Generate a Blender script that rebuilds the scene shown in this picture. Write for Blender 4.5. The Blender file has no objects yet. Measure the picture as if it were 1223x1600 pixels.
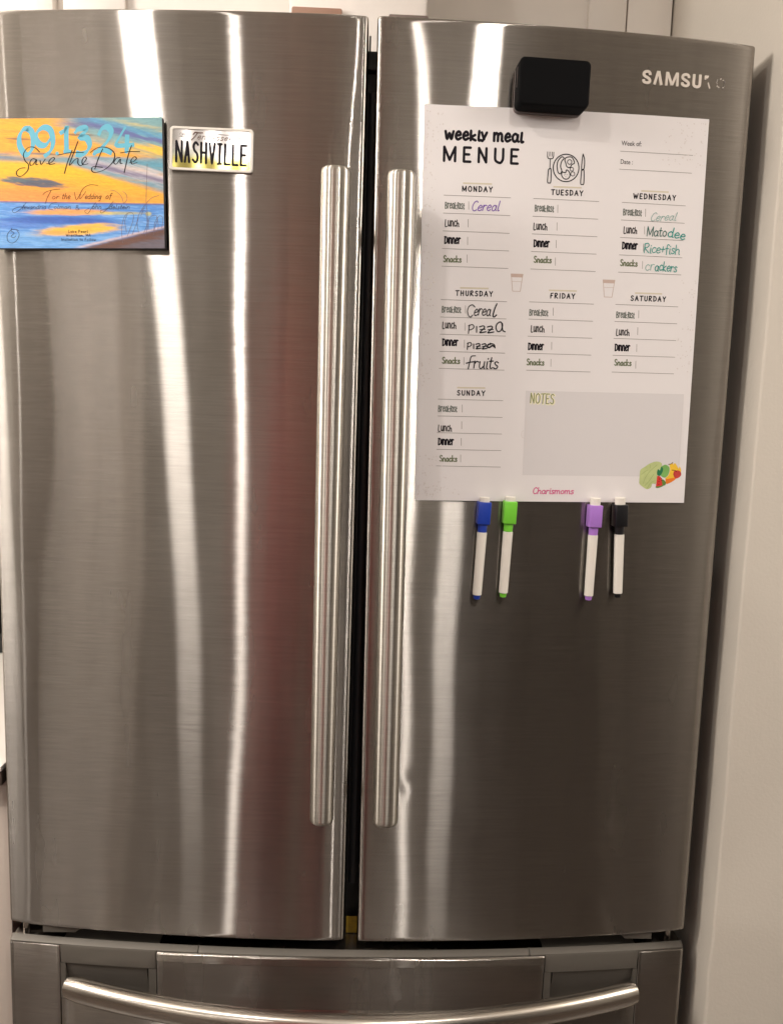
import bpy, bmesh, math, random
import numpy as np
from mathutils import Vector, Matrix
random.seed(7); rng = np.random.default_rng(7)
scene = bpy.context.scene
Z0 = 0.66            # height of the lower edge of the doors above the floor
H = 1.1397           # height of the doors
HW = 0.4535          # half the width of the refrigerator
BOW = 0.02764        # how far the bowed front stands out at the middle

# ------------------------------------------------------------------ camera
cam_d = bpy.data.cameras.new('camera'); cam = bpy.data.objects.new('camera', cam_d)
scene.collection.objects.link(cam); scene.camera = cam
cam_d.sensor_fit = 'VERTICAL'; cam_d.sensor_height = 36.0; cam_d.lens = 36.0*1294.46/1600
cam_d.clip_start = 0.02; cam_d.clip_end = 60
_r = Vector((0.99918076, -0.02632399, 0.03073844)); _u = Vector((-0.02704916, 0.13056419, 0.9910708))
_r = Vector((0.99918076, -0.02632399, 0.03073844))
ROWR, ROWU, ROWF = (0.99918076, -0.02632399, 0.03073844), (-0.02704916, 0.13056419, 0.9910708), (0.03010227, 0.99109033, -0.12974518)
m = Matrix((( ROWR[0], ROWU[0], -ROWF[0], 0.00617), (ROWR[1], ROWU[1], -ROWF[1], -1.03448),
            (ROWR[2], ROWU[2], -ROWF[2], 0.70281+Z0), (0, 0, 0, 1)))
cam.matrix_world = m

# ------------------------------------------------------------------ world, lamps, exposure
world = bpy.data.worlds.new('World'); scene.world = world; world.use_nodes = True
bg = world.node_tree.nodes['Background']
bg.inputs[0].default_value = (1.0, 0.86, 0.72, 1); bg.inputs[1].default_value = 0.03
scene.view_settings.view_transform = 'Standard'; scene.view_settings.look = 'None'
scene.view_settings.exposure = 0.74; scene.view_settings.gamma = 1
scene.cycles.use_denoising = True
scene.cycles.max_bounces = 8; scene.cycles.diffuse_bounces = 4; scene.cycles.glossy_bounces = 5
scene.cycles.sample_clamp_indirect = 4.0; scene.cycles.caustics_reflective = False
CEIL = 2.45
WARM = (1.0, 0.93, 0.855)
def lamp(name, x, y, shape, sx, sy, power, rz=0, z=CEIL-0.012, col=WARM):
    L = bpy.data.lights.new(name, 'AREA'); L.shape = shape; L.size = sx
    if shape in ('RECTANGLE', 'ELLIPSE'): L.size_y = sy
    L.energy = power; L.color = col
    o = bpy.data.objects.new(name, L); scene.collection.objects.link(o)
    o.location = (x, y, z); o.rotation_euler = (0, 0, rz)
    return o
LAMPS = [('panel', -0.70, -0.90, 0.090, 0.05, 5.6), ('panel', 0.40, -1.40, 0.095, 0.05, 5.8),
         ('down', -0.90, -3.10, 0.06, 0, 11.5), ('down', 0.38, -3.60, 0.06, 0, 13), ('down', -2.70, -2.5, 0.065, 0, 2.5),
         ('globe', -1.75, -0.60, 0.30, 0, 70.0), ('globe', 2.00, -0.80, 0.30, 0, 42.0), ('panel', -2.52, -3.80, 0.72, 0.10, 7.0)]  # globes are added fill; the wide panel is added for its mirrored band
for k, x, y, a, b, pw in LAMPS:
    if k == 'globe':
        L = bpy.data.lights.new('fill_globe_light', 'POINT'); L.shadow_soft_size = a; L.energy = pw; L.color = WARM
        o = bpy.data.objects.new('fill_globe_light', L); scene.collection.objects.link(o); o.location = (x, y, 2.12)  # unseen fill light added to brighten the room and cabinets
    else: lamp('ceiling_lamp_light', x, y, 'RECTANGLE' if k == 'panel' else 'DISK', a, b, pw)

# ------------------------------------------------------------------ helpers
def lin(c):
    return tuple((v/255/12.92 if v/255 <= .04045 else ((v/255+.055)/1.055)**2.4) for v in c)
class N:
    """tiny node builder"""
    def __init__(s, name):
        s.m = bpy.data.materials.new(name); s.m.use_nodes = True; s.t = s.m.node_tree
        s.b = s.t.nodes['Principled BSDF']; s.out = s.t.nodes['Material Output']
    def n(s, typ, **kw):
        x = s.t.nodes.new(typ)
        for k, v in kw.items():
            if k.startswith('i_'): x.inputs[k[2:].replace('_', ' ')].default_value = v
            else: setattr(x, k, v)
        return x
    def l(s, a, b): s.t.links.new(a, b)
    def val(s, op, a, b=None, c=None):
        x = s.n('ShaderNodeMath', operation=op)
        for i, v in enumerate((a, b, c)):
            if v is None: continue
            if isinstance(v, (int, float)): x.inputs[i].default_value = v
            else: s.l(v, x.inputs[i])
        return x.outputs[0]
def plain(name, col, rough=.5, metal=0, spec=.5, bump=0, bscale=200, var=0, vscale=8, coat=0):
    M = N(name); b = M.b
    b.inputs['Base Color'].default_value = (*col, 1); b.inputs['Roughness'].default_value = rough
    b.inputs['Metallic'].default_value = metal; b.inputs['Specular IOR Level'].default_value = spec
    b.inputs['Coat Weight'].default_value = coat
    tc = M.n('ShaderNodeTexCoord')
    if bump:
        nz = M.n('ShaderNodeTexNoise'); nz.inputs['Scale'].default_value = bscale; nz.inputs['Detail'].default_value = 3
        M.l(tc.outputs['Object'], nz.inputs['Vector'])
        bp = M.n('ShaderNodeBump'); bp.inputs['Strength'].default_value = bump; bp.inputs['Distance'].default_value = .001
        M.l(nz.outputs[0], bp.inputs['Height']); M.l(bp.outputs[0], b.inputs['Normal'])
    if var:
        nz = M.n('ShaderNodeTexNoise'); nz.inputs['Scale'].default_value = vscale; nz.inputs['Detail'].default_value = 4
        M.l(tc.outputs['Object'], nz.inputs['Vector'])
        mx = M.n('ShaderNodeMix', data_type='RGBA'); M.l(nz.outputs[0], mx.inputs[0])
        mx.inputs[6].default_value = (*[c*(1-var) for c in col], 1); mx.inputs[7].default_value = (*[min(1, c*(1+var)) for c in col], 1)
        M.l(mx.outputs[2], b.inputs['Base Color'])
    return M.m
def brushed(name, col, tall=(.15, .48), side=(.003, .005), haze=(.5, .05), grain=.10, wob=.003, streak=(22, 22, 1000)):
    """brushed steel: reflections spread up and down across the fine horizontal grain"""
    M = N(name)
    tan = M.n('ShaderNodeTangent', direction_type='RADIAL', axis='Z'); lobes = []
    for dist, av, sd in (('BECKMANN', tall[0], side[0]), ('BECKMANN', tall[1], side[1]), ('GGX', haze[0], haze[1])):
        g = M.n('ShaderNodeBsdfAnisotropic'); g.distribution = dist
        g.inputs['Roughness'].default_value = (av*sd)**.25; g.inputs['Anisotropy'].default_value = 1-(sd/av)**.5
        M.l(tan.outputs[0], g.inputs['Tangent']); lobes.append(g)
    tc = M.n('ShaderNodeTexCoord'); geo = M.n('ShaderNodeNewGeometry')
    def noise(scale, detail=1, rough=.5):
        vm = M.n('ShaderNodeVectorMath', operation='MULTIPLY'); vm.inputs[1].default_value = scale
        M.l(tc.outputs['Object'], vm.inputs[0])
        nz = M.n('ShaderNodeTexNoise'); nz.inputs['Scale'].default_value = 1; nz.inputs['Detail'].default_value = detail
        nz.inputs['Roughness'].default_value = rough; M.l(vm.outputs[0], nz.inputs['Vector']); return nz.outputs[0]
    smudge = noise((9, 9, 5), 4, .6); wipe = noise((30, 30, 2.5), 2)
    sh = M.val('MULTIPLY_ADD', M.val('MULTIPLY', smudge, wipe), .75, -.02)
    m1 = M.n('ShaderNodeMixShader'); m1.inputs[0].default_value = .57
    M.l(lobes[0].outputs[0], m1.inputs[1]); M.l(lobes[1].outputs[0], m1.inputs[2])
    m2 = M.n('ShaderNodeMixShader'); M.l(sh, m2.inputs[0]); M.l(m1.outputs[0], m2.inputs[1]); M.l(lobes[2].outputs[0], m2.inputs[2])
    g1 = noise(streak, 2, .7); g2 = noise((streak[0]*.7, streak[1]*.7, streak[2]*.8), 1)
    cb = M.n('ShaderNodeCombineXYZ')
    M.l(M.val('MULTIPLY', M.val('SUBTRACT', g1, .5), grain*2), cb.inputs[2]); M.l(M.val('MULTIPLY', M.val('SUBTRACT', g2, .5), wob*2), cb.inputs[0])
    ad = M.n('ShaderNodeVectorMath', operation='ADD'); M.l(geo.outputs['Normal'], ad.inputs[0]); M.l(cb.outputs[0], ad.inputs[1])
    no = M.n('ShaderNodeVectorMath', operation='NORMALIZE'); M.l(ad.outputs[0], no.inputs[0])
    mx = M.n('ShaderNodeMix', data_type='RGBA'); M.l(noise((14, 14, 700), 3, .6), mx.inputs[0])
    mx.inputs[6].default_value = (*[c*.80 for c in col], 1); mx.inputs[7].default_value = (*[min(1, c*1.2) for c in col], 1)
    for g in lobes: M.l(no.outputs[0], g.inputs['Normal']); M.l(mx.outputs[2], g.inputs['Color'])
    M.l(m2.outputs[0], M.out.inputs['Surface'])
    return M.m
STEEL = (.385, .360, .335)
MAT = dict(
    steel=brushed('brushed_steel', STEEL), drawer_steel=brushed('drawer_brushed_steel', STEEL, (.12, .30), haze=(.3, .04)),
    handle=brushed('handle_steel', (.60, .57, .52), (.25, .5), (.022, .05), (.5, .2), .05, .01, (60, 60, 1500)),
    bar=plain('bar_steel', (.60, .56, .51), .24, 1, bump=.05, bscale=900),
    trim=plain('grey_trim', (.115, .104, .090), .42, .25, bump=.1, bscale=1500),
    black=plain('black_rubber', (.012, .012, .013), .45),
    gasket=plain('gasket_grey', (.045, .047, .052), .35),
    body=plain('painted_case', (.09, .09, .09), .5, bump=.2, bscale=900),
    logo=plain('logo_silver', (.62, .56, .50), .42, .55),
    wall=plain('wall_paint', (.56, .515, .455), .75, bump=.3, bscale=260, var=.04, vscale=4),
    cabwhite=plain('cabinet_white', (.86, .81, .76), .45, bump=.15, bscale=60, var=.03),
    ceil=plain('ceiling_paint', (.72, .68, .62), .8, bump=.2, bscale=120),
    roomwall=plain('room_wall_paint', (.34, .32, .29), .8, bump=.2, bscale=120),
    floor=plain('dark_wood', (.055, .04, .032), .35, var=.3, vscale=6),
    dark=plain('dark_cabinet', (.035, .033, .031), .4),
    sheet=plain('magnet_sheet', (.74, .71, .715), .32, spec=.35, bump=.06, bscale=250, var=.012, vscale=6),
    ink=plain('black_ink', (.012, .010, .014), .5, spec=.08),
    greyink=plain('grey_ink', (.22, .20, .19), .5, spec=.08),
    bfast=plain('grey_green_ink', (.13, .15, .13), .5, spec=.08),
    lunch=plain('charcoal_ink', (.06, .055, .055), .5, spec=.08),
    snack=plain('olive_ink', (.14, .165, .09), .5, spec=.08),
    beige=plain('beige_ink', (.62, .56, .44), .5, spec=.08),
    pale=plain('pale_grey_ink', (.645, .618, .625), .5, spec=.08),
    dots=plain('pale_dot_ink', (.66, .615, .605), .5, spec=.08),
    cupbrown=plain('cup_brown_ink', (.53, .41, .36), .5, spec=.08),
    pink=plain('pink_ink', (.62, .09, .25), .5, spec=.08),
    notes=plain('notes_green', (.24, .26, .12), .5, spec=.08), notes2=plain('notes_cream', (.80, .76, .55), .5, spec=.08),
    purple_m=plain('purple_marker', (.16, .045, .42), .4, spec=.15), teal_m=plain('teal_marker', (.02, .29, .25), .4, spec=.15),
    teal_p=plain('faded_teal_marker', (.20, .40, .36), .5, spec=.15), teal_d=plain('dark_green_marker', (.03, .12, .10), .4, spec=.15),
    black_m=plain('black_marker', (.012, .012, .015), .4, spec=.15),
    blackbox=plain('black_plastic', (.0025, .0025, .003), .7, spec=.08, bump=.1, bscale=1800),
    backplate=plain('grey_plate', (.12, .10, .095), .4),
    whitepl=plain('white_plastic', (.78, .74, .68), .35), eraser=plain('felt_white', (.76, .72, .66), .9, bump=.5, bscale=900),
)

col = scene.collection
def link(name, me, mats, parent=None, smooth=False):
    o = bpy.data.objects.new(name, me); col.objects.link(o)
    if not isinstance(mats, (list, tuple)): mats = [mats]
    for m_ in mats: me.materials.append(MAT[m_] if isinstance(m_, str) else m_)
    if parent is not None: o.parent = parent
    if smooth:
        for p in me.polygons: p.use_smooth = True
    return o
def mesh(name, V, F, mats, parent=None, smooth=False, auto=None):
    me = bpy.data.meshes.new(name); me.from_pydata([tuple(map(float, v)) for v in V], [], [tuple(f) for f in F]); me.update()
    o = link(name, me, mats, parent, smooth)
    if auto: me.set_sharp_from_angle(angle=math.radians(auto))
    return o
def thing(name, label, cat, loc=(0, 0, 0), group=None, rot=(0, 0, 0)):
    o = bpy.data.objects.new(name, None); col.objects.link(o); o.location = loc; o.rotation_euler = rot
    o.empty_display_size = .05
    o['label'] = label; o['category'] = cat
    if group: o['group'] = group
    return o
def tag(o, label, cat, group=None):
    o['label'] = label; o['category'] = cat
    if group: o['group'] = group
    return o
def struct(o): o['kind'] = 'structure'; return o
def box_bm(x0, x1, y0, y1, z0, z1, bev=0, seg=2):
    bm = bmesh.new(); bmesh.ops.create_cube(bm, size=1)
    for v in bm.verts:
        v.co = Vector((x0+(v.co.x+.5)*(x1-x0), y0+(v.co.y+.5)*(y1-y0), z0+(v.co.z+.5)*(z1-z0)))
    if bev: bmesh.ops.bevel(bm, geom=bm.edges[:], offset=bev, segments=seg, profile=.5, affect='EDGES')
    return bm
def bmo(name, bm, mats, parent=None, auto=35):
    me = bpy.data.meshes.new(name); bm.to_mesh(me); bm.free()
    o = link(name, me, mats, parent, True); me.set_sharp_from_angle(angle=math.radians(auto)); return o
def box(name, a, b, c, d, e, f, mat, parent=None, bev=.001, seg=2):
    return bmo(name, box_bm(a, b, c, d, e, f, bev, seg), mat, parent)
def front(x):
    x = max(-HW-.02, min(HW+.02, x)); return -BOW*(1-(x/HW)**2)
def sstep(t): t = max(0., min(1., t)); return t*t*(3-2*t)

# ------------------------------------------------------------------ stroke lettering
# glyph: advance, strokes (x, y); x-height 4, capitals 7, descender -3
G = {
'a': (4.2, [[(3.3,3.2),(2,4),(.6,2.8),(.6,1),(1.6,0),(2.8,.7),(3.4,2.2),(3.4,4),(3.3,1),(4,0.1)]]),
'b': (4, [[(.5,7),(.5,0)],[(.5,2.6),(2,4),(3.4,2.6),(3,.5),(1.6,0),(.5,.9)]]),
'c': (3.6, [[(3.2,3.3),(2,4),(.7,2.8),(.6,1.2),(1.7,0),(3.3,.7)]]),
'd': (4.2, [[(3.3,3),(2,4),(.6,2.6),(.6,.9),(1.8,0),(3.2,1.1)],[(3.4,7),(3.3,1),(3.9,0)]]),
'e': (3.8, [[(.8,1.9),(3.1,2.4),(2.9,3.6),(1.9,4),(.7,2.7),(.6,1.1),(1.7,0),(3.4,.8)]]),
'f': (3, [[(3,6.4),(2.2,7),(1.4,6),(1.3,0),(1.1,-.6)],[(.3,4),(2.6,4.1)]]),
'g': (4.2, [[(3.3,3.2),(2,4),(.7,2.6),(.8,1),(2,.4),(3.2,1.6)],[(3.5,4),(3.3,-1),(2.2,-2.8),(.6,-2)]]),
'h': (4.2, [[(.7,7),(.5,0)],[(.6,2.5),(2.2,4),(3.3,3),(3.3,.6),(3.9,0)]]),
'i': (1.8, [[(.9,4),(.8,.5),(1.5,0)],[(1.1,5.4),(1.2,5.8)]]),
'k': (3.8, [[(.6,7),(.5,0)],[(3,4),(.7,1.9),(3.3,0)]]),
'l': (2.2, [[(1.1,7),(.8,1),(1.3,0),(2,.4)]]),
'm': (6, [[(.5,4),(.5,0)],[(.5,2.6),(1.7,4),(2.7,3),(2.7,0)],[(2.7,2.6),(4,4),(5,3),(5,.5),(5.6,0)]]),
'n': (4.2, [[(.6,4),(.5,0)],[(.5,2.5),(2,4),(3.3,3),(3.3,.5),(3.9,0)]]),
'o': (4, [[(2,4),(.7,2.9),(.7,1),(1.9,0),(3.2,1),(3.3,2.9),(2,4)]]),
'p': (4, [[(.6,4),(.4,-3)],[(.5,2.8),(2,4),(3.4,2.7),(2.9,.6),(1.5,0),(.5,.9)]]),
'r': (3.2, [[(.6,4),(.5,0)],[(.5,2.2),(1.7,3.9),(3,3.6)]]),
's': (3.4, [[(3,3.4),(1.8,4),(.8,3.2),(1.6,2.2),(2.9,1.3),(2.4,.2),(1.2,0),(.4,.6)]]),
't': (2.8, [[(1.3,6.2),(1.1,.9),(1.8,0),(2.6,.4)],[(.2,4.1),(2.5,4.2)]]),
'u': (4.2, [[(.5,4),(.6,.9),(1.7,0),(3.2,1.4)],[(3.4,4),(3.4,.6),(4,0)]]),
'v': (3.6, [[(.4,4),(1.8,0),(3.3,4)]]),
'w': (5.4, [[(.4,4),(1.4,0),(2.7,3.2),(3.8,0),(5,4)]]),
'x': (3.6, [[(.4,4),(3.2,0)],[(3.2,4),(.4,0)]]),
'y': (3.8, [[(.5,4),(1.9,.6)],[(3.4,4),(1.2,-2.4),(.3,-2.8)]]),
'z': (3.6, [[(.5,4),(3.2,4),(.5,0),(3.4,0)]]),
'A': (5, [[(.3,0),(2.6,7),(4.6,0)],[(1.2,2.5),(4,2.5)]]),
'B': (4.2, [[(.6,7),(.6,0)],[(.6,7),(2.8,6.6),(2.9,4.4),(.7,3.7),(3.2,3),(3.3,.6),(.6,0)]]),
'C': (4.6, [[(4.1,6),(3,7),(1.3,5.8),(.6,3),(1.3,.7),(2.8,0),(4.3,1)]]),
'D': (4.6, [[(.7,7),(.6,0)],[(.2,7),(2.8,6.6),(4.1,4.2),(3.5,1.2),(.6,0)]]),
'E': (4, [[(3.6,7),(.6,7),(.6,0),(3.6,0)],[(.6,3.6),(3,3.6)]]),
'F': (4, [[(3.8,7.2),(1,6.8),(.6,0)],[(.1,3),(2.9,3.9)]]),
'G': (4.8, [[(4,6),(2.8,7),(1.1,5.6),(.6,3),(1.4,.6),(3,0),(4.2,1.2),(4.2,3.2),(2.8,3.2)]]),
'H': (4.8, [[(.6,7),(.6,0)],[(4,7),(4,0)],[(.6,3.6),(4,3.6)]]),
'I': (1.8, [[(.9,7),(.9,0)]]),
'J': (4, [[(3.2,7),(3,1),(1.8,-.6),(.4,.6)]]),
'L': (3.8, [[(.7,7),(.6,0),(3.4,0)]]),
'M': (5.8, [[(.5,0),(.5,7)],[(.5,7),(2.8,1),(5.1,7)],[(5.1,7),(5.1,0)]]),
'N': (4.8, [[(.6,0),(.6,7),(4,0),(4,7)]]),
'O': (5, [[(2.5,7),(.7,5.4),(.7,1.6),(2.5,0),(4.3,1.6),(4.3,5.4),(2.5,7)]]),
'P': (4.4, [[(.7,7),(.4,-.8)],[(.5,6.6),(2.8,7.2),(3.9,5.4),(2.6,3.6),(.8,3.2)]]),
'R': (4.6, [[(.7,7),(.5,0)],[(.4,6.6),(2.8,7.2),(3.8,5.6),(2.4,4),(.8,3.6),(4.2,0)]]),
'S': (4.2, [[(3.7,6.2),(2.2,7),(.8,5.8),(1.4,4.2),(3.2,3),(3.6,1.2),(2.2,0),(.5,.9)]]),
'T': (4.6, [[(2.4,7),(2.2,0)],[(.2,6.8),(4.6,7.1)]]),
'U': (4.4, [[(.6,7),(.6,2.2),(1.2,.6),(2.3,0),(3.4,.6),(4,2.2),(4,7)]]),
'V': (4.4, [[(.3,7),(2.2,0),(4.2,7)]]),
'W': (6.4, [[(.3,7),(1.7,0),(3.2,5.4),(4.6,0),(6.2,7)]]),
'Z': (4.2, [[(.4,7),(3.8,7),(.4,0),(3.8,0)]]), 'Y': (4.6, [[(.3,7),(2.3,3.4),(4.3,7)],[(2.3,3.4),(2.3,0)]]),
'0': (4.6, [[(2.3,7),(.7,5.2),(.6,1.8),(2.3,0),(4,1.8),(4,5.2),(2.3,7)]]),
'9': (4.6, [[(3.9,5.4),(2.4,7),(.8,5.6),(1,3.8),(2.4,3),(3.9,4.4)],[(3.9,6.4),(3.9,2),(2.6,-.6),(.8,-1.6)]]),
'1': (3, [[(.5,5.6),(1.8,7),(1.7,0)]]),
'3': (4.2, [[(.5,6.2),(2,7),(3.4,5.8),(2.8,4.2),(1.5,3.7),(3.2,2.9),(3.6,1.2),(2.2,-.2),(.4,.3)]]),
'2': (4.6, [[(.5,5.4),(2,7),(3.6,5.8),(2.8,3),(.5,.1),(3,.3),(4.2,-.2)]]),
'4': (4.8, [[(3,7),(.4,2.4),(4.6,2.7)],[(3.4,6),(3.1,-.8)]]),
'.': (1.8, [[(.8,0),(1,.3)]]), ',': (1.6, [[(.9,.4),(.5,-.8)]]), ':': (1.8, [[(.9,.4),(.9,.7)], [(.9,3),(.9,3.3)]]),
'&': (5, [[(4.4,0),(1.4,5.2),(2.4,6.8),(3.2,5.4),(.8,2),(1.4,.2),(3,.2),(4.4,2.6)]]),
'+': (3.6, [[(1.8,5),(1.6,1)],[(.2,3),(3.3,3.1)]]), ' ': (2.4, []), "'": (1, [[(.5,7),(.4,5.6)]]), '-': (2.6, [[(.4,2.4),(2.2,2.5)]]),
}
def catmull(P, n=5):
    P = [np.array(p, float) for p in P]
    if len(P) < 3: return P
    Q = [2*P[0]-P[1]]+P+[2*P[-1]-P[-2]]; out = []
    for i in range(1, len(Q)-2):
        for k in range(n):
            t = k/n
            out.append(.5*((2*Q[i])+(-Q[i-1]+Q[i+1])*t+(2*Q[i-1]-5*Q[i]+4*Q[i+1]-Q[i+2])*t*t+(-Q[i-1]+3*Q[i]-3*Q[i+1]+Q[i+2])*t**3))
    out.append(P[-1]); return out
def ribbon(P, w, nib=None, taper=.0, vary=0.):
    """flat ribbon along a polyline -> verts (x,y), quads. nib=(angle, ratio) gives broad-pen contrast"""
    P = np.array(P, float); n = len(P)
    d = np.gradient(P, axis=0); L = np.hypot(d[:, 0], d[:, 1])+1e-9; d = d/L[:, None]
    nn = np.stack([-d[:, 1], d[:, 0]], 1); ww = np.full(n, w/2.)
    if nib: ww = w/2*(nib[1]+(1-nib[1])*np.abs(np.sin(np.arctan2(d[:, 1], d[:, 0])-nib[0])))
    if taper:
        s = np.linspace(0, 1, n); ww = ww*(1-taper*(np.abs(2*s-1)**3))
    if vary: ww = ww*(1+vary*np.sin(np.arange(n)*1.7+random.random()*6))
    A = P+nn*ww[:, None]; B = P-nn*ww[:, None]
    V = [tuple(p) for p in A]+[tuple(p) for p in B]
    F = [(i, i+1, n+i+1, n+i) for i in range(n-1)]
    return V, F
def disc(c, r, n=10, ry=None, rot=0):
    ry = ry or r
    V = [(c[0]+r*math.cos(2*math.pi*i/n)*math.cos(rot)-ry*math.sin(2*math.pi*i/n)*math.sin(rot),
          c[1]+r*math.cos(2*math.pi*i/n)*math.sin(rot)+ry*math.sin(2*math.pi*i/n)*math.cos(rot)) for i in range(n)]
    return V, [tuple(range(n))]
class Flat:
    """collects flat shapes (x right, y up, in mm) to be laid on a surface"""
    def __init__(s): s.V = []; s.F = []; s.lay = 0
    def add(s, VF):
        V, F = VF; o = len(s.V); s.lay += 1
        s.V += [(v[0], v[1], (s.lay % 40)*.0006) for v in V]; s.F += [tuple(i+o for i in f) for f in F]
    def stroke(s, P, w, smooth=True, caps=True, **k):
        if not smooth and len(P) > 2:
            for a, b in zip(P[:-1], P[1:]): s.stroke([a, b], w, False, True)
            return
        P = catmull(P) if smooth else [np.array(p, float) for p in P]
        s.add(ribbon(P, w, **k))
        if caps and not k.get('nib') and not k.get('taper'):
            s.add(disc(P[0], w/2, 8)); s.add(disc(P[-1], w/2, 8))
    def poly(s, P): s.add(([tuple(p) for p in P], [tuple(range(len(P)))]))
    def line(s, a, b, w, n=8):
        P = [(a[0]+(b[0]-a[0])*i/n, a[1]+(b[1]-a[1])*i/n) for i in range(n+1)]; s.add(ribbon(P, w))
    def text(s, txt, x0, y0, x1, y1, h, w, slant=0, jit=0, nib=None, gap=.25, caph=7., vary=0., smooth=True):
        """stroke text between baseline ends (x0,y0) and (x1,y1)"""
        adv = sum(G[c][0]+gap for c in txt)-gap
        L = math.hypot(x1-x0, y1-y0); ca, sa = (x1-x0)/L, (y1-y0)/L
        sx = L/adv; sy = h/caph; cx = 0
        for c in txt:
            ja, jy = jit*random.uniform(-1, 1), jit*random.uniform(-1, 1)
            for st in G[c][1]:
                P = []
                for (a, b) in st:
                    X = (cx+a)*sx+slant*b*sy; Y = b*sy+jy*sy*.5+ja*a*sy*.1
                    P.append((x0+X*ca-Y*sa, y0+X*sa+Y*ca))
                s.stroke(P, w, smooth=smooth and len(P) > 2 and c not in 'AEFHIKLMNTVWXYZ', nib=nib, vary=vary)
            cx += G[c][0]+gap
def font_flat(fl, txt, x0, y0, x1, y1, h, bold=0, track=1.0, shear=0):
    """outline lettering of the built-in typeface, scaled to the given baseline and cap height"""
    cu = bpy.data.curves.new('t', 'FONT'); cu.body = txt; cu.size = 1; cu.space_character = track; cu.offset = bold; cu.shear = shear
    cu.resolution_u = 3
    o = bpy.data.objects.new('t', cu); col.objects.link(o)
    dg = bpy.context.evaluated_depsgraph_get(); me = o.evaluated_get(dg).to_mesh()
    P = np.array([v.co[:2] for v in me.vertices]); F = [tuple(p.vertices) for p in me.polygons]
    o.evaluated_get(dg).to_mesh_clear(); bpy.data.objects.remove(o); bpy.data.curves.remove(cu)
    mnx, mxx = P[:, 0].min(), P[:, 0].max(); L = math.hypot(x1-x0, y1-y0); ca, sa = (x1-x0)/L, (y1-y0)/L
    X = (P[:, 0]-mnx)/(mxx-mnx)*L; Y = P[:, 1]*h/.729
    fl.add(([(x0+a*ca-b*sa, y0+a*sa+b*ca) for a, b in zip(X, Y)], F))

# ================================================================== the room shell
def slab(name, a, b, c, d, e, f, mat): return struct(box(name, a, b, c, d, e, f, mat, None, .0))
struct(bmo('floor', box_bm(-3.0, 2.5, -4.1, 0.9, -.1, 0), 'floor'))
struct(bmo('ceiling', box_bm(-3.0, 2.5, -4.1, 0.9, CEIL, CEIL+.1), 'ceil'))
struct(bmo('back_wall', box_bm(-3.0, 2.5, .78, .9, 0, CEIL), 'cabwhite'))
struct(bmo('far_wall', box_bm(-3.0, 2.5, -4.2, -4.1, 0, CEIL), 'roomwall'))
struct(bmo('left_wall', box_bm(-3.1, -3.0, -4.2, .9, 0, CEIL), 'roomwall'))
struct(bmo('right_wall', box_bm(2.5, 2.6, -4.2, .9, 0, CEIL), 'roomwall'))
# the wall that closes the alcove on the right, with a soft plaster corner
WX, WY = 0.4785, -0.032
def corner_wall():
    r = .004; prof = [(WX, .779)]
    zs = [0.0, CEIL]
    for k in range(7):
        a = math.pi/2*k/6; prof.append((WX+r-r*math.cos(a), WY+r-r*math.sin(a)))
    prof += [(2.5, WY), (2.5, .779)]
    zz = list(np.linspace(0, CEIL, 60)); V = []; F = []; n = len(prof)
    for z in zz:
        for i, (x, y) in enumerate(prof):
            w = .0007*math.sin(z*9.1+1)+.0004*math.sin(z*31)
            if 1 <= i <= 7: x, y = x+w, y+w*.3
            if 1 <= i <= 7: # a small chip low on the corner
                g = math.exp(-((z-(Z0-.035))/.008)**2); x -= .0022*g
            V.append((x, y, z))
    for j in range(len(zz)-1):
        for i in range(n-1):
            a = j*n+i; F.append((a, a+1, a+n+1, a+n))
    o = mesh('alcove_wall', V, F, 'wall', None, True, 40); return struct(o)
corner_wall()

# ceiling fixtures for the lamps above; the globes and wide panel are added
for i, (k, x, y, a, b, pw) in enumerate(LAMPS):
    lab = {0: 'narrow white ceiling panel lamp nearest the left door', 1: 'narrow white ceiling panel lamp above the right door',
           2: 'round recessed ceiling lamp behind the photographer on the left', 3: 'round recessed ceiling lamp behind the photographer on the right',
           4: 'round recessed ceiling lamp towards the left wall',
           5: 'added globe fill lamp towards the left wall', 6: 'added globe fill lamp towards the right wall', 7: 'wide panel lamp added in front of the cream door for its mirrored band'}[i]
    t = thing('ceiling_lamp', lab, 'ceiling lamp', (x, y, CEIL), 'ceiling lamps')
    if k == 'panel':
        for (p, q, r_, s_) in ((-a/2-.02, a/2+.02, -b/2-.02, -b/2-.001), (-a/2-.02, a/2+.02, b/2+.001, b/2+.02), (-a/2-.02, -a/2-.001, -b/2, b/2), (a/2+.001, a/2+.02, -b/2, b/2)):
            bmo('frame', box_bm(p, q, r_, s_, -.014, -.0005), 'cabwhite', t)
    elif k == 'globe':
        bmo('fill_globe_plate', box_bm(-.06, .06, -.06, .06, -.02, -.0005, .004), 'cabwhite', t); bmo('fill_globe_stem', box_bm(-.006, .006, -.006, .006, -.04, -.0205, .001), 'bar', t)  # mounting parts made up for the added fill globes
    else:
        V = []; F = []; n = 32
        for j, (rr, zz) in enumerate(((a/2+.002, -.002), (a/2+.002, -.012), (a/2+.02, -.010), (a/2+.022, -.0005))):
            V += [(rr*math.cos(2*math.pi*q/n), rr*math.sin(2*math.pi*q/n), zz) for q in range(n)]
        for j in range(3):
            for q in range(n): F.append((j*n+q, j*n+(q+1) % n, (j+1)*n+(q+1) % n, (j+1)*n+q))
        mesh('trim_ring', V, F, 'cabwhite', t, True, 40)

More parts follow.
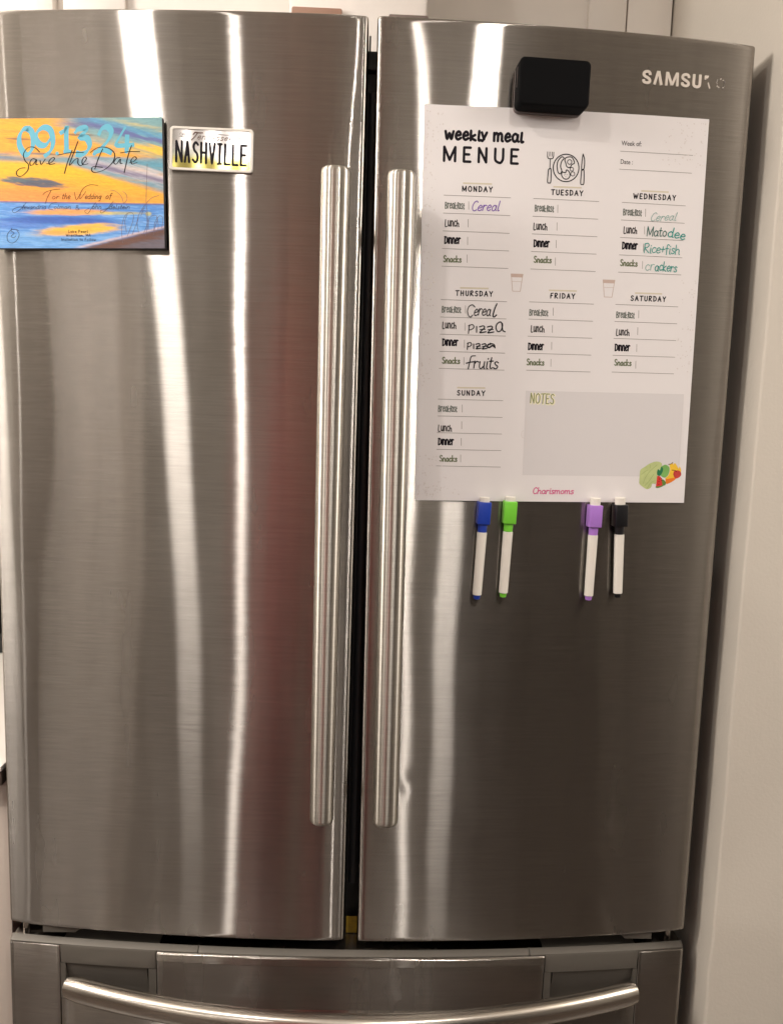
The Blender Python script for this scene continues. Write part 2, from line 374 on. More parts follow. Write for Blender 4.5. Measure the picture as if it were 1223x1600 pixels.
# white door and dark cupboards across the room (seen mirrored in the steel)
t = thing('room_door', 'cream panelled door across the room behind the photographer', 'door', (-2.5, -4.1, 0))
for s in (-1, 1):
    lf = bmo('leaf', box_bm(*sorted((s*.008, s*.40)), .0, .035, .01, 2.03, .003), 'cabwhite', t)
    bmo('leaf_panel', box_bm(*sorted((s*.09, s*.32)), .035, .045, .2, 1.9, .003), 'cabwhite', lf)
for s in (-1, 1): bmo('door_frame', box_bm(*sorted((s*.41, s*.49)), 0, .05, 0, 2.11, .003), 'cabwhite', t)
bmo('door_frame', box_bm(-.405, .405, 0, .05, 2.04, 2.11, .003), 'cabwhite', t)
t = thing('bookcase', 'brown bookcase added on the left wall to darken the mirrored steel', 'bookcase', (-3.0, -3.1, 0))  # unseen dark case added so the steel mirrors a darker strip here
bmo('carcass', box_bm(0, .30, -.5, .5, 0, 2.0, .003), plain('brown_wood', (.10, .07, .05), .5), t)
for z_ in (.4, .8, 1.2, 1.6): bmo('shelf', box_bm(.301, .312, -.48, .48, z_, z_+.02, .001), 'dark', t)
t = thing('wall_cupboard', 'dark tall cupboard across the room behind the photographer', 'cupboard', (1.35, -4.1, 0))
bmo('carcass', box_bm(-.62, .62, 0, .55, .0, 2.1, .004), 'dark', t)
for s in (-1, 1): bmo('cupboard_door', box_bm(*sorted((s*.005, s*.61)), .55, .572, .08, 2.08, .003), 'dark', t)

# ================================================================== cabinets above, counter on the left
CY = 0.378
t = thing('wall_cabinet', 'white painted shaker wall cabinets above the refrigerator', 'cabinet', (0, CY, Z0+1.16))
bmo('carcass', box_bm(-1.6, WX-.002, .022, .40, 0, CEIL-Z0-1.162, .001), 'cabwhite', t)
def shaker(x0, x1, st0, st1, mat='cabwhite'):
    z0, z1 = .003, CEIL-Z0-1.17
    d = bmo('cabinet_door', box_bm(x0+st0-.004, x1-st1+.004, .010, .020, z0+.05, z1-.06, .0), mat, t)
    for a in ((x0, x0+st0, z0, z1), (x1-st1, x1, z0, z1)):
        bmo('stile', box_bm(a[0], a[1], 0, .021, a[2], a[3], .0015), mat, d)
    bmo('rail', box_bm(x0+st0, x1-st1, .0006, .021, z0, z0+.06, .001), mat, d)
    bmo('rail', box_bm(x0+st0, x1-st1, .0006, .021, z1-.07, z1, .001), mat, d)
shaker(-1.0, -.509, .09, .045); shaker(-.493, -.045, .097, .075); shaker(-.041, .401, .075, .061)
bmo('filler_strip', box_bm(.404, WX-.003, .003, .021, .003, CEIL-Z0-1.17, .001), 'cabwhite', t)
# what stands on the refrigerator: a white painted box with cardboard corners
bx_ = thing('storage_box', 'white painted box with brown card corner pieces on top of the refrigerator', 'box', (.03, .17, Z0+1.137))
bmo('box_shell', box_bm(-.147, .040, 0, .16, 0.012, .33, .006), plain('drip_white_paint', (.86, .80, .75), .5, bump=.2, bscale=60, var=.08, vscale=25), bx_)
bmo('corner_guard', box_bm(-.143, -.075, -.006, -.0005, 0, .093, .0025), plain('brown_card', (.34, .20, .145), .7), bx_)
bmo('corner_guard', box_bm(-.012, .042, -.006, -.0005, 0, .0888, .0025), plain('grey_card', (.16, .12, .105), .7), bx_)
# counter at the left
t = thing('base_cabinet', 'pale base cabinet and counter left of the refrigerator', 'counter', (-.8, .35, 0))
bmo('carcass', box_bm(-1.2, .333, -.31, .42, .10, Z0+.185, .002), plain('cabinet_cream', (.62, .54, .48), .5), t)
bmo('gap_shade_strip', box_bm(-1.2, .336, -.335, .42, Z0+.187, Z0+.207, .002), plain('gap_shade_brown', (.10, .075, .06), .4), t)  # dark brown strip stands for the shadow gap under the worktop
bmo('worktop', box_bm(-1.2, .337, -.338, .42, Z0+.208, Z0+.215, .001), 'cabwhite', t)
t = thing('wall_oven', 'black appliance on the counter left of the refrigerator', 'appliance', (-.8, .55, Z0+.2155))
bmo('casing', box_bm(-.35, .30, -.06, .20, 0, .45, .006), 'black', t)
bmo('front_glass', box_bm(-.30, .20, -.066, -.0605, .04, .40, .002), 'blackbox', t)

# ================================================================== the refrigerator
fr = thing('refrigerator', 'stainless steel french door refrigerator with a bottom freezer drawer', 'refrigerator', (0, .35, 0))
FO = Vector((0, .35, 0))
def fmesh(name, V, F, mat, parent=None, smooth=True, auto=40):
    V = [(v[0]-FO.x, v[1]-FO.y, v[2]-FO.z) for v in V]
    return mesh(name, V, F, mat, parent or fr, smooth, auto)
def fbox(name, a, b, c, d, e, f, mat, parent=None, bev=.001, seg=2):
    return bmo(name, box_bm(a-FO.x, b-FO.x, c-FO.y, d-FO.y, e, f, bev, seg), mat, parent or fr)
fbox('case', -.445, .445, .080, .70, .06, Z0+1.128, 'body', bev=.004)
for s in (-1, 1):
    fbox('foot', *sorted((s*.40, s*.44)), .12, .16, 0, .062, 'black')
    fbox('hinge_cover', *sorted((s*.36, s*.44)), .0745, .16, Z0+H-.011, Z0+H+.006, 'trim', bev=.004)
def z_low(x): return .0025*(x/HW)**2
def z_top(x): return H-.0025*(x/HW)**4
def gauss(x, s): return math.exp(-(x/s)**2)
def yf_left(x, z):
    y = front(x)
    if x > -.045:
        k = 1.36+(2.1-1.36)*sstep((H-z)/.2); y += k*(x+.045)**2
    if x < -.405: y += 1.5*(x+.405)**2
    y += .00035*math.sin(z*7.3+x*9)*gauss(x+.43, .06)+.00013*math.sin(9.1*z+1.2)*math.cos(13*x)+.00004*math.sin(21*z+x*27)
    return y
def yf_right(x, z):
    y = front(x)
    if x < .028: y += 1.2*(x-.028)**2
    if x > .415: y += 1.4*(x-.415)**2
    y += .0175*(x-.06)*gauss(x-.045, .06)*math.exp(-(H-z)/.055)
    y += .00022*math.exp(-((x-.055)/.011)**2-((z-.905)/.014)**2)
    y += .00010*math.exp(-((x-.058)/.009)**2-((z-.208)/.012)**2)-.00006*math.exp(-((x-.060)/.010)**2-((z-.228)/.011)**2)
    y += .00011*math.sin(8.3*z+.6)*math.cos(15*x)+.00004*math.sin(23*z+x*31)
    return y
def door(name, xl_t, xl_b, xr_t, xr_b, yf, label):
    r, back, nz, nx = .0055, .072, 230, 110
    rows = [0, .0005, .0012, .0025]+list(np.linspace(.006, H-.006, nz))+[H-.0025, H-.0012, H-.0005, H]
    V = []; F = []
    for z in rows:
        f = z/H; xl = xl_b+(xl_t-xl_b)*f; xr = xr_b+(xr_t-xr_b)*f
        e = min(z, H-z); R = .0025; d = R-math.sqrt(max(0, R*R-(R-e)**2)) if e < R else 0
        prof = [(xl+d, back, 0)]
        for k in range(6):
            a = math.pi/2*k/5; x = xl+r-r*math.cos(a); prof.append((x+d*math.cos(a), yf(xl+r, z)+r-r*math.sin(a)+d*math.sin(a), 0))
        for k in range(1, nx):
            s = k/nx; x = (xl+r)+(xr-xl-2*r)*s; prof.append((x, yf(x, z)+d, 0))
        for k in range(6):
            a = math.pi/2*(1-k/5); x = xr-r+r*math.cos(a); prof.append((x-d*math.cos(a), yf(xr-r, z)+r-r*math.sin(a)+d*math.sin(a), 0))
        prof.append((xr-d, back, 0)); n = len(prof)
        for (x, y, _) in prof:
            zz = z_low(x)+(z_top(x)-z_low(x))*f
            V.append((x, y, Z0+zz))
    for j in range(len(rows)-1):
        for i in range(n-1):
            a = j*n+i; F.append((a, a+1, a+n+1, a+n))
        F.append((j*n+n-1, j*n, (j+1)*n, (j+1)*n+n-1))
    F.append(tuple(range(n-1, -1, -1))); F.append(tuple((len(rows)-1)*n+i for i in range(n)))
    o = fmesh(name, V, F, 'steel', None, True, 50); o['label'] = label; return o
dl = door('door', -.4535, -.4543, -.0066, -.0084, yf_left, 'left door, with the postcard and the small licence plate on it')
dr = door('door', .0035, .0092, .4535, .4556, yf_right, 'right door, with the menu sheet and the markers on it')

def tube_handle(parent, xt, xb, zt, zb, wt, wb, yc, label):
    """upright bar with a flattened round section, a little narrower at the foot, soft ends, two stand-offs"""
    V = []; F = []; n = 40; rows = []
    rz = .007
    for k in range(7): a = math.pi/2*k/6; rows.append((zb+rz-rz*math.cos(a), math.sin(a)))
    for k in range(1, 40): rows.append((zb+rz+(zt-zb-2*rz)*k/40, 1))
    for k in range(7): a = math.pi/2*(1-k/6); rows.append((zt-rz+rz*math.cos(a), math.sin(a)))
    for z, s in rows:
        f = (z-zb)/(zt-zb); w = (wb+(wt-wb)*f)/2; d = .0125; cx = xb+(xt-xb)*f
        ws, ds = w-(1-s)*.006, d-(1-s)*.0045
        for q in range(n):
            a = 2*math.pi*q/n; c, s_ = math.cos(a), math.sin(a)
            X = cx+ws*abs(c)**.92*(1 if c > 0 else -1); Y = yc+ds*abs(s_)**.92*(1 if s_ > 0 else -1)
            V.append((X, Y, Z0+z))
    for j in range(len(rows)-1):
        for q in range(n): F.append((j*n+q, j*n+(q+1) % n, (j+1)*n+(q+1) % n, (j+1)*n+q))
    F.append(tuple(range(n-1, -1, -1))); F.append(tuple((len(rows)-1)*n+i for i in range(n)))
    o = fmesh('handle', V, F, 'handle', parent, True, 45); o['label'] = label
    for z in (zt-.055, zb+.055):
        V = []; F = []; f = (z-zb)/(zt-zb); cx = xb+(xt-xb)*f; o0 = 0; m_ = 20
        for (y, rr) in ((yc+.006, .008), (front(cx)-.004, .008), (front(cx)+.0012, .011)):
            V += [(cx+rr*math.cos(2*math.pi*q/m_), y, Z0+z+rr*1.4*math.sin(2*math.pi*q/m_)) for q in range(m_)]
        for j in range(2):
            for q in range(m_): F.append((o0+j*m_+q, o0+j*m_+(q+1) % m_, o0+(j+1)*m_+(q+1) % m_, o0+(j+1)*m_+q))
        fmesh('handle_mount', V, F, 'trim', parent, True, 40)
tube_handle(dl, -.0381, -.0387, .9615, .1884, .0335, .0288, -.0705, 'left upright bar handle')
tube_handle(dr, .0350, .0397, .9600, .1870, .0325, .0308, -.0705, 'right upright bar handle')

# badge letters on the right door: five whole, one half peeled off, one only a ghost
def badge():
    X0, Zb, hh = .3145, 1.0832, .0150
    adv = .0172
    S = [(9.5, 10.2), (9.0, 12.4), (7.2, 13.7), (4.6, 13.8), (2.2, 12.6), (1.7, 10.4), (3.0, 8.6), (6.6, 6.9), (9.0, 5.1), (9.3, 3.0), (7.4, 1.6), (4.6, 1.4), (2.1, 2.6), (1.5, 5.0)]
    U = [(1.6, 15.2), (1.6, 4.6), (2.6, 2.2), (5.4, 1.3), (8.2, 2.2), (9.2, 4.6), (9.2, 15.2)]
    w_ = 3.1
    pieces = [([(S, w_)], .0), ([([(1.4, 0), (5.3, 15.2)], 2.9), ([(5.9, 15.2), (9.8, 0)], 3.2)], 13.7),
              ([([(1.4, 0), (1.9, 15.2)], 2.8), ([(2.4, 14.8), (8.2, .8)], 2.9), ([(8.2, .8), (14.0, 14.8)], 2.9), ([(14.5, 15.2), (15.0, 0)], 2.8)], 28.2),
              ([(S, w_)], 47.4), ([(U, 3.1)], 61.6)]
    def letter(polys, x0, mat='logo', h=.0009, name='badge_letter'):
        V = []; F = []
        for q, (P, F0) in enumerate(polys):
            o0 = len(V); n = len(P); hh_ = h+q*.00004
            for (a, b) in P: x = x0+a; V.append((x, front(x)-hh_, Z0+Zb+b))
            for (a, b) in P: x = x0+a; V.append((x, front(x)+.0002, Z0+Zb+b))
            F += [tuple(o0+i for i in f) for f in F0]
            ed = {}
            for f in F0:
                for i in range(len(f)):
                    e = (f[i], f[(i+1) % len(f)]); ed[e] = 1
            for (a, b) in ed:
                if (b, a) not in ed: F.append((o0+a, o0+b, o0+n+b, o0+n+a))
        return fmesh(name, V, F, mat, dr, False, None)
    k = .001
    for strokes, x in pieces:
        polys = []
        for P, w in strokes:
            P = [(a*k, b*k) for a, b in P]
            if len(P) > 3: P = catmull(P, 4)
            v, f = ribbon(P, w*k); polys.append((v, f))
        letter(polys, X0+x*k)
    # torn remains of the sixth letter
    tri = [((.0002, .0105), (.0002, .0148), (.0052, .0148), (.0040, .0112), (.0030, .0125), (.0018, .0100))]
    o = letter([(list(tri[0]), [tuple(range(6))])], X0+.0762, name='badge_letter'); o['label'] = 'torn corner left of the sixth badge letter'
    o = letter([([(.0043, .0068), (.0054, .0075), (.0079, .0010), (.0068, .0006)], [(0, 1, 2, 3)])], X0+.0762, name='badge_letter'); o['label'] = 'thin torn sliver of the sixth badge letter'
    fl = []
    random.seed(3)
    for q in range(34):
        a = random.uniform(0, 2*math.pi); rr = random.uniform(.0042, .0062)
        if -.9 < a < .2: continue
        cx, cy = .0062+rr*math.cos(a)*.9, .0072+rr*math.sin(a)*1.1; s = random.uniform(.0003, .0009)
        fl.append(([(cx-s, cy-s*.5), (cx+s*.8, cy-s*.7), (cx+s, cy+s*.6), (cx-s*.3, cy+s*.8)], [(0, 1, 2, 3)]))
    half = len(fl)//2
    a = letter(fl[:half], X0+.0905, 'logo', .0003, 'badge_residue'); a['label'] = 'silver flecks where the last badge letter was'
    b = letter(fl[half:], X0+.0905, 'greyink', .0003, 'badge_residue'); b['label'] = 'dark flecks where the last badge letter was'
badge()

# gap between the doors: case front, seal, centre flap, yellow label, foot
fbox('centre_flap', -.016, .021, .030, .076, Z0-.040, Z0+1.098, 'black', bev=.002)
V = []; F = []; m_ = 12
for j, z in enumerate((Z0+.05, Z0+1.075)):
    V += [(.0015-.0065*math.cos(math.pi*q/m_), .031-.006*math.sin(math.pi*q/m_), z) for q in range(m_+1)]
for q in range(m_): F.append((q, q+1, m_+1+q+1, m_+1+q))
fmesh('door_seal', V, F, 'gasket', None, True, 60)
fbox('flap_cap', -.014, .018, .026, .070, Z0+1.1, Z0+1.123, 'gasket', bev=.003)
fbox('latch_pin', -.0055, -.0035, .015, .024, Z0+1.098, Z0+1.135, 'black', bev=.0005)
fbox('yellow_label', -.0065, .0085, .022, .0235, Z0-.021, Z0+.003, plain('yellow_label_paint', (.42, .27, .02), .4, var=.5, vscale=120), bev=.0003)
V = [(-.013, .014, Z0-.046), (.022, .014, Z0-.046), (.0045, .018, Z0-.022), (-.013, .03, Z0-.046), (.022, .03, Z0-.046), (.0045, .03, Z0-.022)]
fmesh('flap_foot', V, [(0, 1, 2), (3, 5, 4), (0, 2, 5, 3), (1, 4, 5, 2), (0, 3, 4, 1)], 'gasket', None, False, None)
# plastic caps under the outer ends of the doors
def under_cap(x0, x1, x2, dd):
    ys = front((x0+x1)/2)+.004
    P = [(x0, 0), (x0, -.0115), (x1, -.0115), (x2, 0)]
    V = [(a, ys, Z0+.004+b) for a, b in P]+[(a, ys+.05, Z0+.004+b) for a, b in P]
    fmesh('hinge_cap', V, [(0, 1, 2, 3), (7, 6, 5, 4), (0, 4, 5, 1), (1, 5, 6, 2), (2, 6, 7, 3), (3, 7, 4, 0)], 'trim', dd, False, None)
under_cap(-.408, -.366, -.350, dl); under_cap(.408, .372, .360, dr)
for s, dd in ((-1, dl), (1, dr)):
    V = []; F = []; n = 14
    for z in (Z0-.022, Z0+.006): V += [(s*.437+.0045*math.cos(2*math.pi*q/n), .016+.0045*math.sin(2*math.pi*q/n), z) for q in range(n)]
    for q in range(n): F.append((q, (q+1) % n, n+(q+1) % n, n+q))
    fmesh('hinge_pin', V, F, 'bar', dd, True, 40)

# freezer drawer -------------------------------------------------------------
def bow(name, x0, x1, rows, mat, parent, nx=40, back=.06, ends=True, auto=35):
    """bowed panel; rows = (height, how far it stands out from the bowed line)"""
    V = []; F = []; m_ = len(rows)
    xs = [x0+(x1-x0)*i/nx for i in range(nx+1)]
    if ends:
        xs = [x0, x0+.0008, x0+.002]+[x for x in xs if x0+.004 < x < x1-.004]+[x1-.002, x1-.0008, x1]
    def inset(x):
        e = min(x-x0, x1-x); R = .002
        return (R-math.sqrt(max(0, R*R-(R-e)**2))) if (ends and e < R) else 0
    for x in xs:
        V.append((x, back, Z0+rows[0][0]))
        for (z, o) in rows: V.append((x, front(x)-o+inset(x), Z0+z))
        V.append((x, back, Z0+rows[-1][0]))
    k = m_+2
    for i in range(len(xs)-1):
        for j in range(k):
            F.append((i*k+j, i*k+(j+1) % k, (i+1)*k+(j+1) % k, (i+1)*k+j))
    F.append(tuple(range(k-1, -1, -1))); F.append(tuple((len(xs)-1)*k+i for i in range(k)))
    return fmesh(name, V, F, mat, parent, True, auto)
dw = bow('freezer_drawer', -.3843, .3903, [(-.0985, 0), (-.1000, .0008), (-.57, .0008), (-.572, 0)], 'drawer_steel', None)
dw['label'] = 'bowed freezer drawer below the two doors'
def zr(a, b): return [(a-.0006, -.0022), (a-.0018, -.0002), (a-.0035, .0006)]+[(a+(b-a)*k/8, .0008) for k in range(1, 9)]
bow('end_panel', -.4535, -.3845, zr(-.0215, -.572), 'drawer_steel', dw, 12)
bow('end_panel', .3905, .4550, zr(-.0225, -.572), 'drawer_steel', dw, 12)
bow('centre_panel', -.2540, .2600, [(-.0225, .0005), (-.0232, .0026), (-.0245, .0036), (-.0340, .0040), (-.0350, .0032), (-.045, .0026), (-.07, .0012), (-.0980, .0010)], 'drawer_steel', dw, 50)
bow('top_trim', -.4530, -.200, [(-.0300, -.0088), (-.0168, -.0078), (-.0174, -.0066), (-.0204, -.0012), (-.0213, .0002), (-.0340, -.0010)], 'trim', dw, 30)
bow('top_trim', -.1995, .2395, [(-.0300, -.0088), (-.0168, -.0078), (-.0174, -.0066), (-.0204, -.0012), (-.0213, .0002), (-.0340, -.0010)], 'trim', dw, 30)
bow('top_trim', .2400, .4545, [(-.0300, -.0088), (-.0168, -.0078), (-.0174, -.0066), (-.0204, -.0012), (-.0213, .0002), (-.0340, -.0010)], 'trim', dw, 30)
fbox('drawer_body', -.44, .44, .045, .55, Z0-.58, Z0-.022, 'black', dw)
for (a, b, c, d) in ((-.3840, -.2546, -.377, -.265), (.2606, .3900, .270, .384)):
    h = bow('handle_recess', a, b, [(-.0216, 0), (-.0240, .0012), (-.0470, .0012), (-.0478, .0004)], 'trim', dw, 16)
    bow('recess_side', a, c, [(-.0480, .0010), (-.0980, .0010)], 'trim', h, 2, ends=False)
    bow('recess_side', d, b, [(-.0480, .0010), (-.0980, .0010)], 'trim', h, 2, ends=False)
    bow('recess_sill', c+.0002, d-.0002, [(-.0945, .0010), (-.0980, .0010)], 'trim', h, 10, ends=False)
    s = 1 if a < 0 else -1
    lo, hi = (c+.0005, d-.0028) if a < 0 else (c+.0028, d-.0005)
    bow('recess_back', lo, hi, [(-.0486, -.0015), (-.060, -.003), (-.080, -.010), (-.0940, -.012)], 'trim', h, 12, back=.05, ends=False)
# bowed horizontal bar
V = []; F = []; n = 32; m_ = 80
for i in range(m_+1):
    x = -.366+(.379+.366)*i/m_; t_ = (x-.0065)/.3725
    yc, dy = -.099+.066*t_*t_, 2*.066*t_/.3725
    L = math.hypot(1, dy); e = min(i, m_-i); s = 1-.14*(1 if e == 0 else 0)-.04*(1 if e == 1 else 0)
    for q in range(n):
        a = 2*math.pi*q/n; c, s_ = math.cos(a), math.sin(a)
        u_ = .0125*s*abs(c)**.85*(1 if c > 0 else -1); v_ = .0150*s*abs(s_)**.85*(1 if s_ > 0 else -1)
        V.append((x-u_*dy/L*1, yc+u_/L, Z0-.0645+v_))
for i in range(m_):
    for q in range(n): F.append((i*n+q, i*n+(q+1) % n, (i+1)*n+(q+1) % n, (i+1)*n+q))
F.append(tuple(range(n-1, -1, -1))); F.append(tuple(m_*n+i for i in range(n)))
o = fmesh('handle', V, F, 'bar', dw, True, 45); o['label'] = 'bowed horizontal bar handle'

# ================================================================== the menu sheet
BW, BH = 339.9, 459.0; BC = (.23241, .81788+Z0); BA = .010547
bt = thing('menu_sheet', 'white magnetic weekly meal planner sheet held to the right door', 'menu board', (BC[0], front(BC[0]), BC[1]))
def sheet_xyz(u, v, off):
    """u right, v up from the lower left... in mm from the sheet's top left corner (v negative downwards)"""
    a, b = (u-BW/2)*.001, (v+BH/2)*.001
    x = BC[0]+a*math.cos(BA)-b*math.sin(BA); z = BC[1]+a*math.sin(BA)+b*math.cos(BA)
    lift = .0009*math.exp(-(u/14)**2)*(.5+.5*math.sin(v*.03+1.2))+.0012*math.exp(-((u-BW)/20)**2)*math.exp(-((v+BH)/60)**2)
    return (x-BC[0], front(x)-off-lift-front(BC[0]), z-BC[1])
def lay(fl, name, mat, off, label=None):
    V = [sheet_xyz(x, y, off+l*.001) for x, y, l in fl.V]
    o = mesh(name, V, fl.F, mat, bt, False); 
    if label: o['label'] = label
    return o
V = []; F = []; nu, nv = 70, 60; rr = 5.
for side, off in ((0, .0016), (1, .0006)):
    for j in range(nv+1):
        for i in range(nu+1): V.append(sheet_xyz(BW*i/nu, -BH*j/nv, off))
def gi(s, j, i): return s*(nu+1)*(nv+1)+j*(nu+1)+i
for j in range(nv):
    for i in range(nu):
        F.append((gi(0, j, i), gi(0, j+1, i), gi(0, j+1, i+1), gi(0, j, i+1))); F.append((gi(1, j, i), gi(1, j, i+1), gi(1, j+1, i+1), gi(1, j+1, i)))
for i in range(nu): F.append((gi(0, 0, i), gi(0, 0, i+1), gi(1, 0, i+1), gi(1, 0, i))); F.append((gi(0, nv, i+1), gi(0, nv, i), gi(1, nv, i), gi(1, nv, i+1)))
for j in range(nv): F.append((gi(0, j+1, 0), gi(0, j, 0), gi(1, j, 0), gi(1, j+1, 0))); F.append((gi(0, j, nu), gi(0, j+1, nu), gi(1, j+1, nu), gi(1, j, nu)))
mesh('sheet', V, F, 'sheet', bt, True, 40)
P0 = .00168     # print lies just on the sheet
fl = Flat(); fl.line((131.5, -375), (331, -375), 102.6, 30); lay(fl, 'notes_panel', 'pale', P0)
fl = Flat()
TITLE = fl
fl = Flat(); x_ = 24.0
for c_, w0, w1 in (('M', 24.3, 37.4), ('E', 47.4, 55.0), ('N', 64.8, 73.5), ('U', 84.2, 93.2), ('E', 103.0, 110.7)):
    g = G[c_][1]; mn = min(s_[0] for r_ in g for s_ in r_); mxx = max(s_[0] for r_ in g for s_ in r_)
    if c_ == 'M': g = [[(.5, 0), (.5, 7)], [(.5, 7), (2.75, .6), (5, 7)], [(5, 7), (5, 0)]]
    if c_ == 'U': g = [[(.5, 7), (.5, 2.4), (.9, .9), (2.2, .1), (3.0, .1), (3.6, .9), (4.0, 2.4), (4.0, 7)]]; mxx = 4.0
    for st in g: fl.stroke([(w0+(a-mn)/(mxx-mn)*(w1-w0), -62.2+b/7*15.6+.7) for a, b in st], 3.0, smooth=c_ == 'U')
lay(fl, 'title', 'ink', P0+.00005)
fl = Flat(); font_flat(fl, 'Week of:', 233.7, -35.4, 258.0, -35.2, 5.6, bold=.008); font_flat(fl, 'Date :', 233.9, -56.1, 248.7, -56.2, 5.4, bold=.008); lay(fl, 'printed_words', 'lunch', P0+.00005)
PP = P0+.00004
def one(fn, name, mat, label=None): f_ = Flat(); fn(f_); return lay(f_, name, mat, PP, label)
one(lambda f_: f_.line((232.8, -42), (322.5, -42), .55), 'ruled_line', 'greyink'); one(lambda f_: f_.line((232.8, -62.3), (322.5, -62.3), .55), 'ruled_line', 'greyink')
DAYS = [('MONDAY', 25, 99.8, 46.5, 82.1), ('TUESDAY', 131, 99.8, 152.1, 190.3), ('WEDNESDAY', 238.2, 99.8, 251.8, 304.5),
        ('THURSDAY', 25, 218.9, 42.5, 86.7), ('FRIDAY', 131, 218.6, 156.4, 186.5), ('SATURDAY', 237, 218.3, 255.6, 299.8), ('SUNDAY', 24.8, 336, 47.7, 81.7)]
LAB = {  # left, top of each of the four words, measured on the sheet
 'MONDAY': [(26.9, 107.6), (27.5, 127.4), (27.4, 146.6), (26.1, 169.8)], 'TUESDAY': [(133.1, 107.1), (132.6, 127.7), (133.8, 147), (134, 167.1)],
 'WEDNESDAY': [(240.3, 107.2), (242.2, 127.6), (241.5, 145.5), (239.6, 167.2)], 'THURSDAY': [(26.6, 226.6), (27.8, 244.9), (28.3, 264.7), (28, 287.8)],
 'FRIDAY': [(131.8, 227.4), (134.5, 246.3), (132.2, 267.1), (130.5, 287.3)], 'SATURDAY': [(238.7, 226.9), (239.9, 247.4), (239.3, 265.5), (239.1, 285.2)],
 'SUNDAY': [(25.5, 343.8), (26.1, 367.1), (26.6, 383.2), (28.2, 405.4)]}
def handword(f_, w_, a, b, ww, hh, sw, xh=.84):
    # tall narrow hand lettering: lower case letters almost as high as the capital
    adv = sum(G[c][0]*(.72 if c in 'iltf' else 1)+.5 for c in w_); cx = 0; sxx = ww/adv
    for c in w_:
        tall = c in 'BLDlkfhtb'; sc = (hh/7.) if tall else (hh*xh/4.)
        for st in G[c][1]:
            if c == 'i' and st[0][1] > 5: continue
            f_.stroke([(a+(cx+p_[0])*sxx, -(b+hh)+max(p_[1], 0)*sc+(.3 if not tall else 0)) for p_ in st], sw, smooth=len(st) > 2)
        cx += G[c][0]*(.72 if c in 'iltf' else 1)+.5
G['k'] = (3.8, [[(.6,7),(.5,0)],[(3,4),(.7,1.9),(3.3,0)]])
handword(TITLE, 'weekly meal', 24.4, 27.2, 92.0, 10.4, 3.1, .84); lay(TITLE, 'title', 'ink', PP)
for nm, x0, y0, h0, h1 in DAYS:
    D = nm.capitalize()
    one(lambda f_: f_.text(nm, h0, -(y0-5.2), h1, -(y0-5.4), 5.6, 1.25, gap=2.0), 'day_name', 'ink', 'printed word '+D)
    one(lambda f_: f_.line(((h0+h1)/2-17, -(y0-14.2)), ((h0+h1)/2+17, -(y0-14.4)), 1.7), 'beige_bar', 'beige')
    for k in range(5): one(lambda f_: f_.line((x0, -(y0+20.15*k)), (x0+79.2, -(y0+20.15*k+.3)), .55), 'ruled_line', 'greyink')
    for k in range(4): one(lambda f_: f_.line((x0+29.6, -(y0+20.15*k+6)), (x0+29.9, -(y0+20.15*k+15.3)), .5, 2), 'short_rule', 'greyink')
    L = LAB[nm]; random.seed(len(nm))
    for (w_, mt, k, ww, hh, sw) in (('Breakfast', 'bfast', 0, 22.8, 7.2, .95), ('Lunch', 'lunch', 1, 17, 7.4, 1.2), ('Dinner', 'ink', 2, 19.2, 7.8, 1.6)):
        one(lambda f_: handword(f_, w_, L[k][0], L[k][1], ww, hh, sw), 'meal_word', mt, 'printed word '+w_+' under '+D)
    a, b = L[3]; one(lambda f_: f_.text('Snacks', a+.6, -(b+5.6), a+22.0, -(b+5.5), 7.2, 1.35, gap=.5), 'meal_word', 'snack', 'olive printed word Snacks under '+D)
# plate with fork and knife
ic = Flat(); cx, cy = 168.5, -63.9
def circ(f_, x, y, r, w, n=40, a0=0, a1=2*math.pi, ry=None): f_.add(ribbon([(x+r*math.cos(a0+(a1-a0)*i/n), y+(ry or r)*math.sin(a0+(a1-a0)*i/n)) for i in range(n+1)], w))
circ(ic, cx, cy, 15.4, 1.25)
ic.stroke([(157.5, -62), (158.5, -56.5), (162.5, -51.8), (165.5, -53), (162.8, -57), (161.8, -62.5), (163.5, -67.5), (161.5, -70.8), (158.8, -68.5), (157.5, -62)], 1.15)
ic.stroke([(167, -53), (170, -51.6), (174.5, -51.5), (177, -54.5), (178.2, -58), (175, -60), (173.2, -63.2), (169.4, -62.4), (167.8, -58.4), (166.6, -55.6), (167, -53)], 1.15)
circ(ic, 172.4, -57, 2.6, .9, 20); circ(ic, 175.4, -65, 2.1, .8, 16); circ(ic, 176.8, -70.2, 2.4, .8, 16)
ic.stroke([(164, -68.2), (163.6, -72.4), (166.6, -76), (171, -76), (173.6, -72.4), (172.4, -68.2), (169.2, -66), (168.2, -69), (165.6, -68.9), (164, -68.2)], 1.15)
for (a, b) in ((166.8, -72), (168.5, -73.8), (170.4, -71.3), (168.2, -71)): ic.add(disc((a, b), .4, 6))
for x in (145.6, 148.3, 151, 153.0): ic.line((x, -46.6), (x, -51.8), .8, 1)
ic.stroke([(145.6, -51.4), (146.6, -53.9), (149.3, -54.4), (152, -53.9), (153, -51.4)], 1.05)
ic.line((149.3, -54.4), (149.1, -65.5), .9, 2)
ic.stroke([(147.6, -66.6), (149, -65.6), (150.6, -66.6), (150.9, -80), (149, -81.6), (147.0, -80), (147.6, -66.6)], 1.15)
ic.stroke([(188, -47.4), (190, -52.5), (190.4, -59), (189.6, -64.4), (187.2, -64.8), (187.2, -56), (188, -47.4)], 1.15)
ic.stroke([(187.2, -65.4), (190, -65.4), (190.6, -80), (188.8, -81.6), (186.8, -80), (187.2, -65.4)], 1.15)
lay(ic, 'plate_drawing', 'ink', P0+.00005, 'line drawing of a plate with fork and knife')
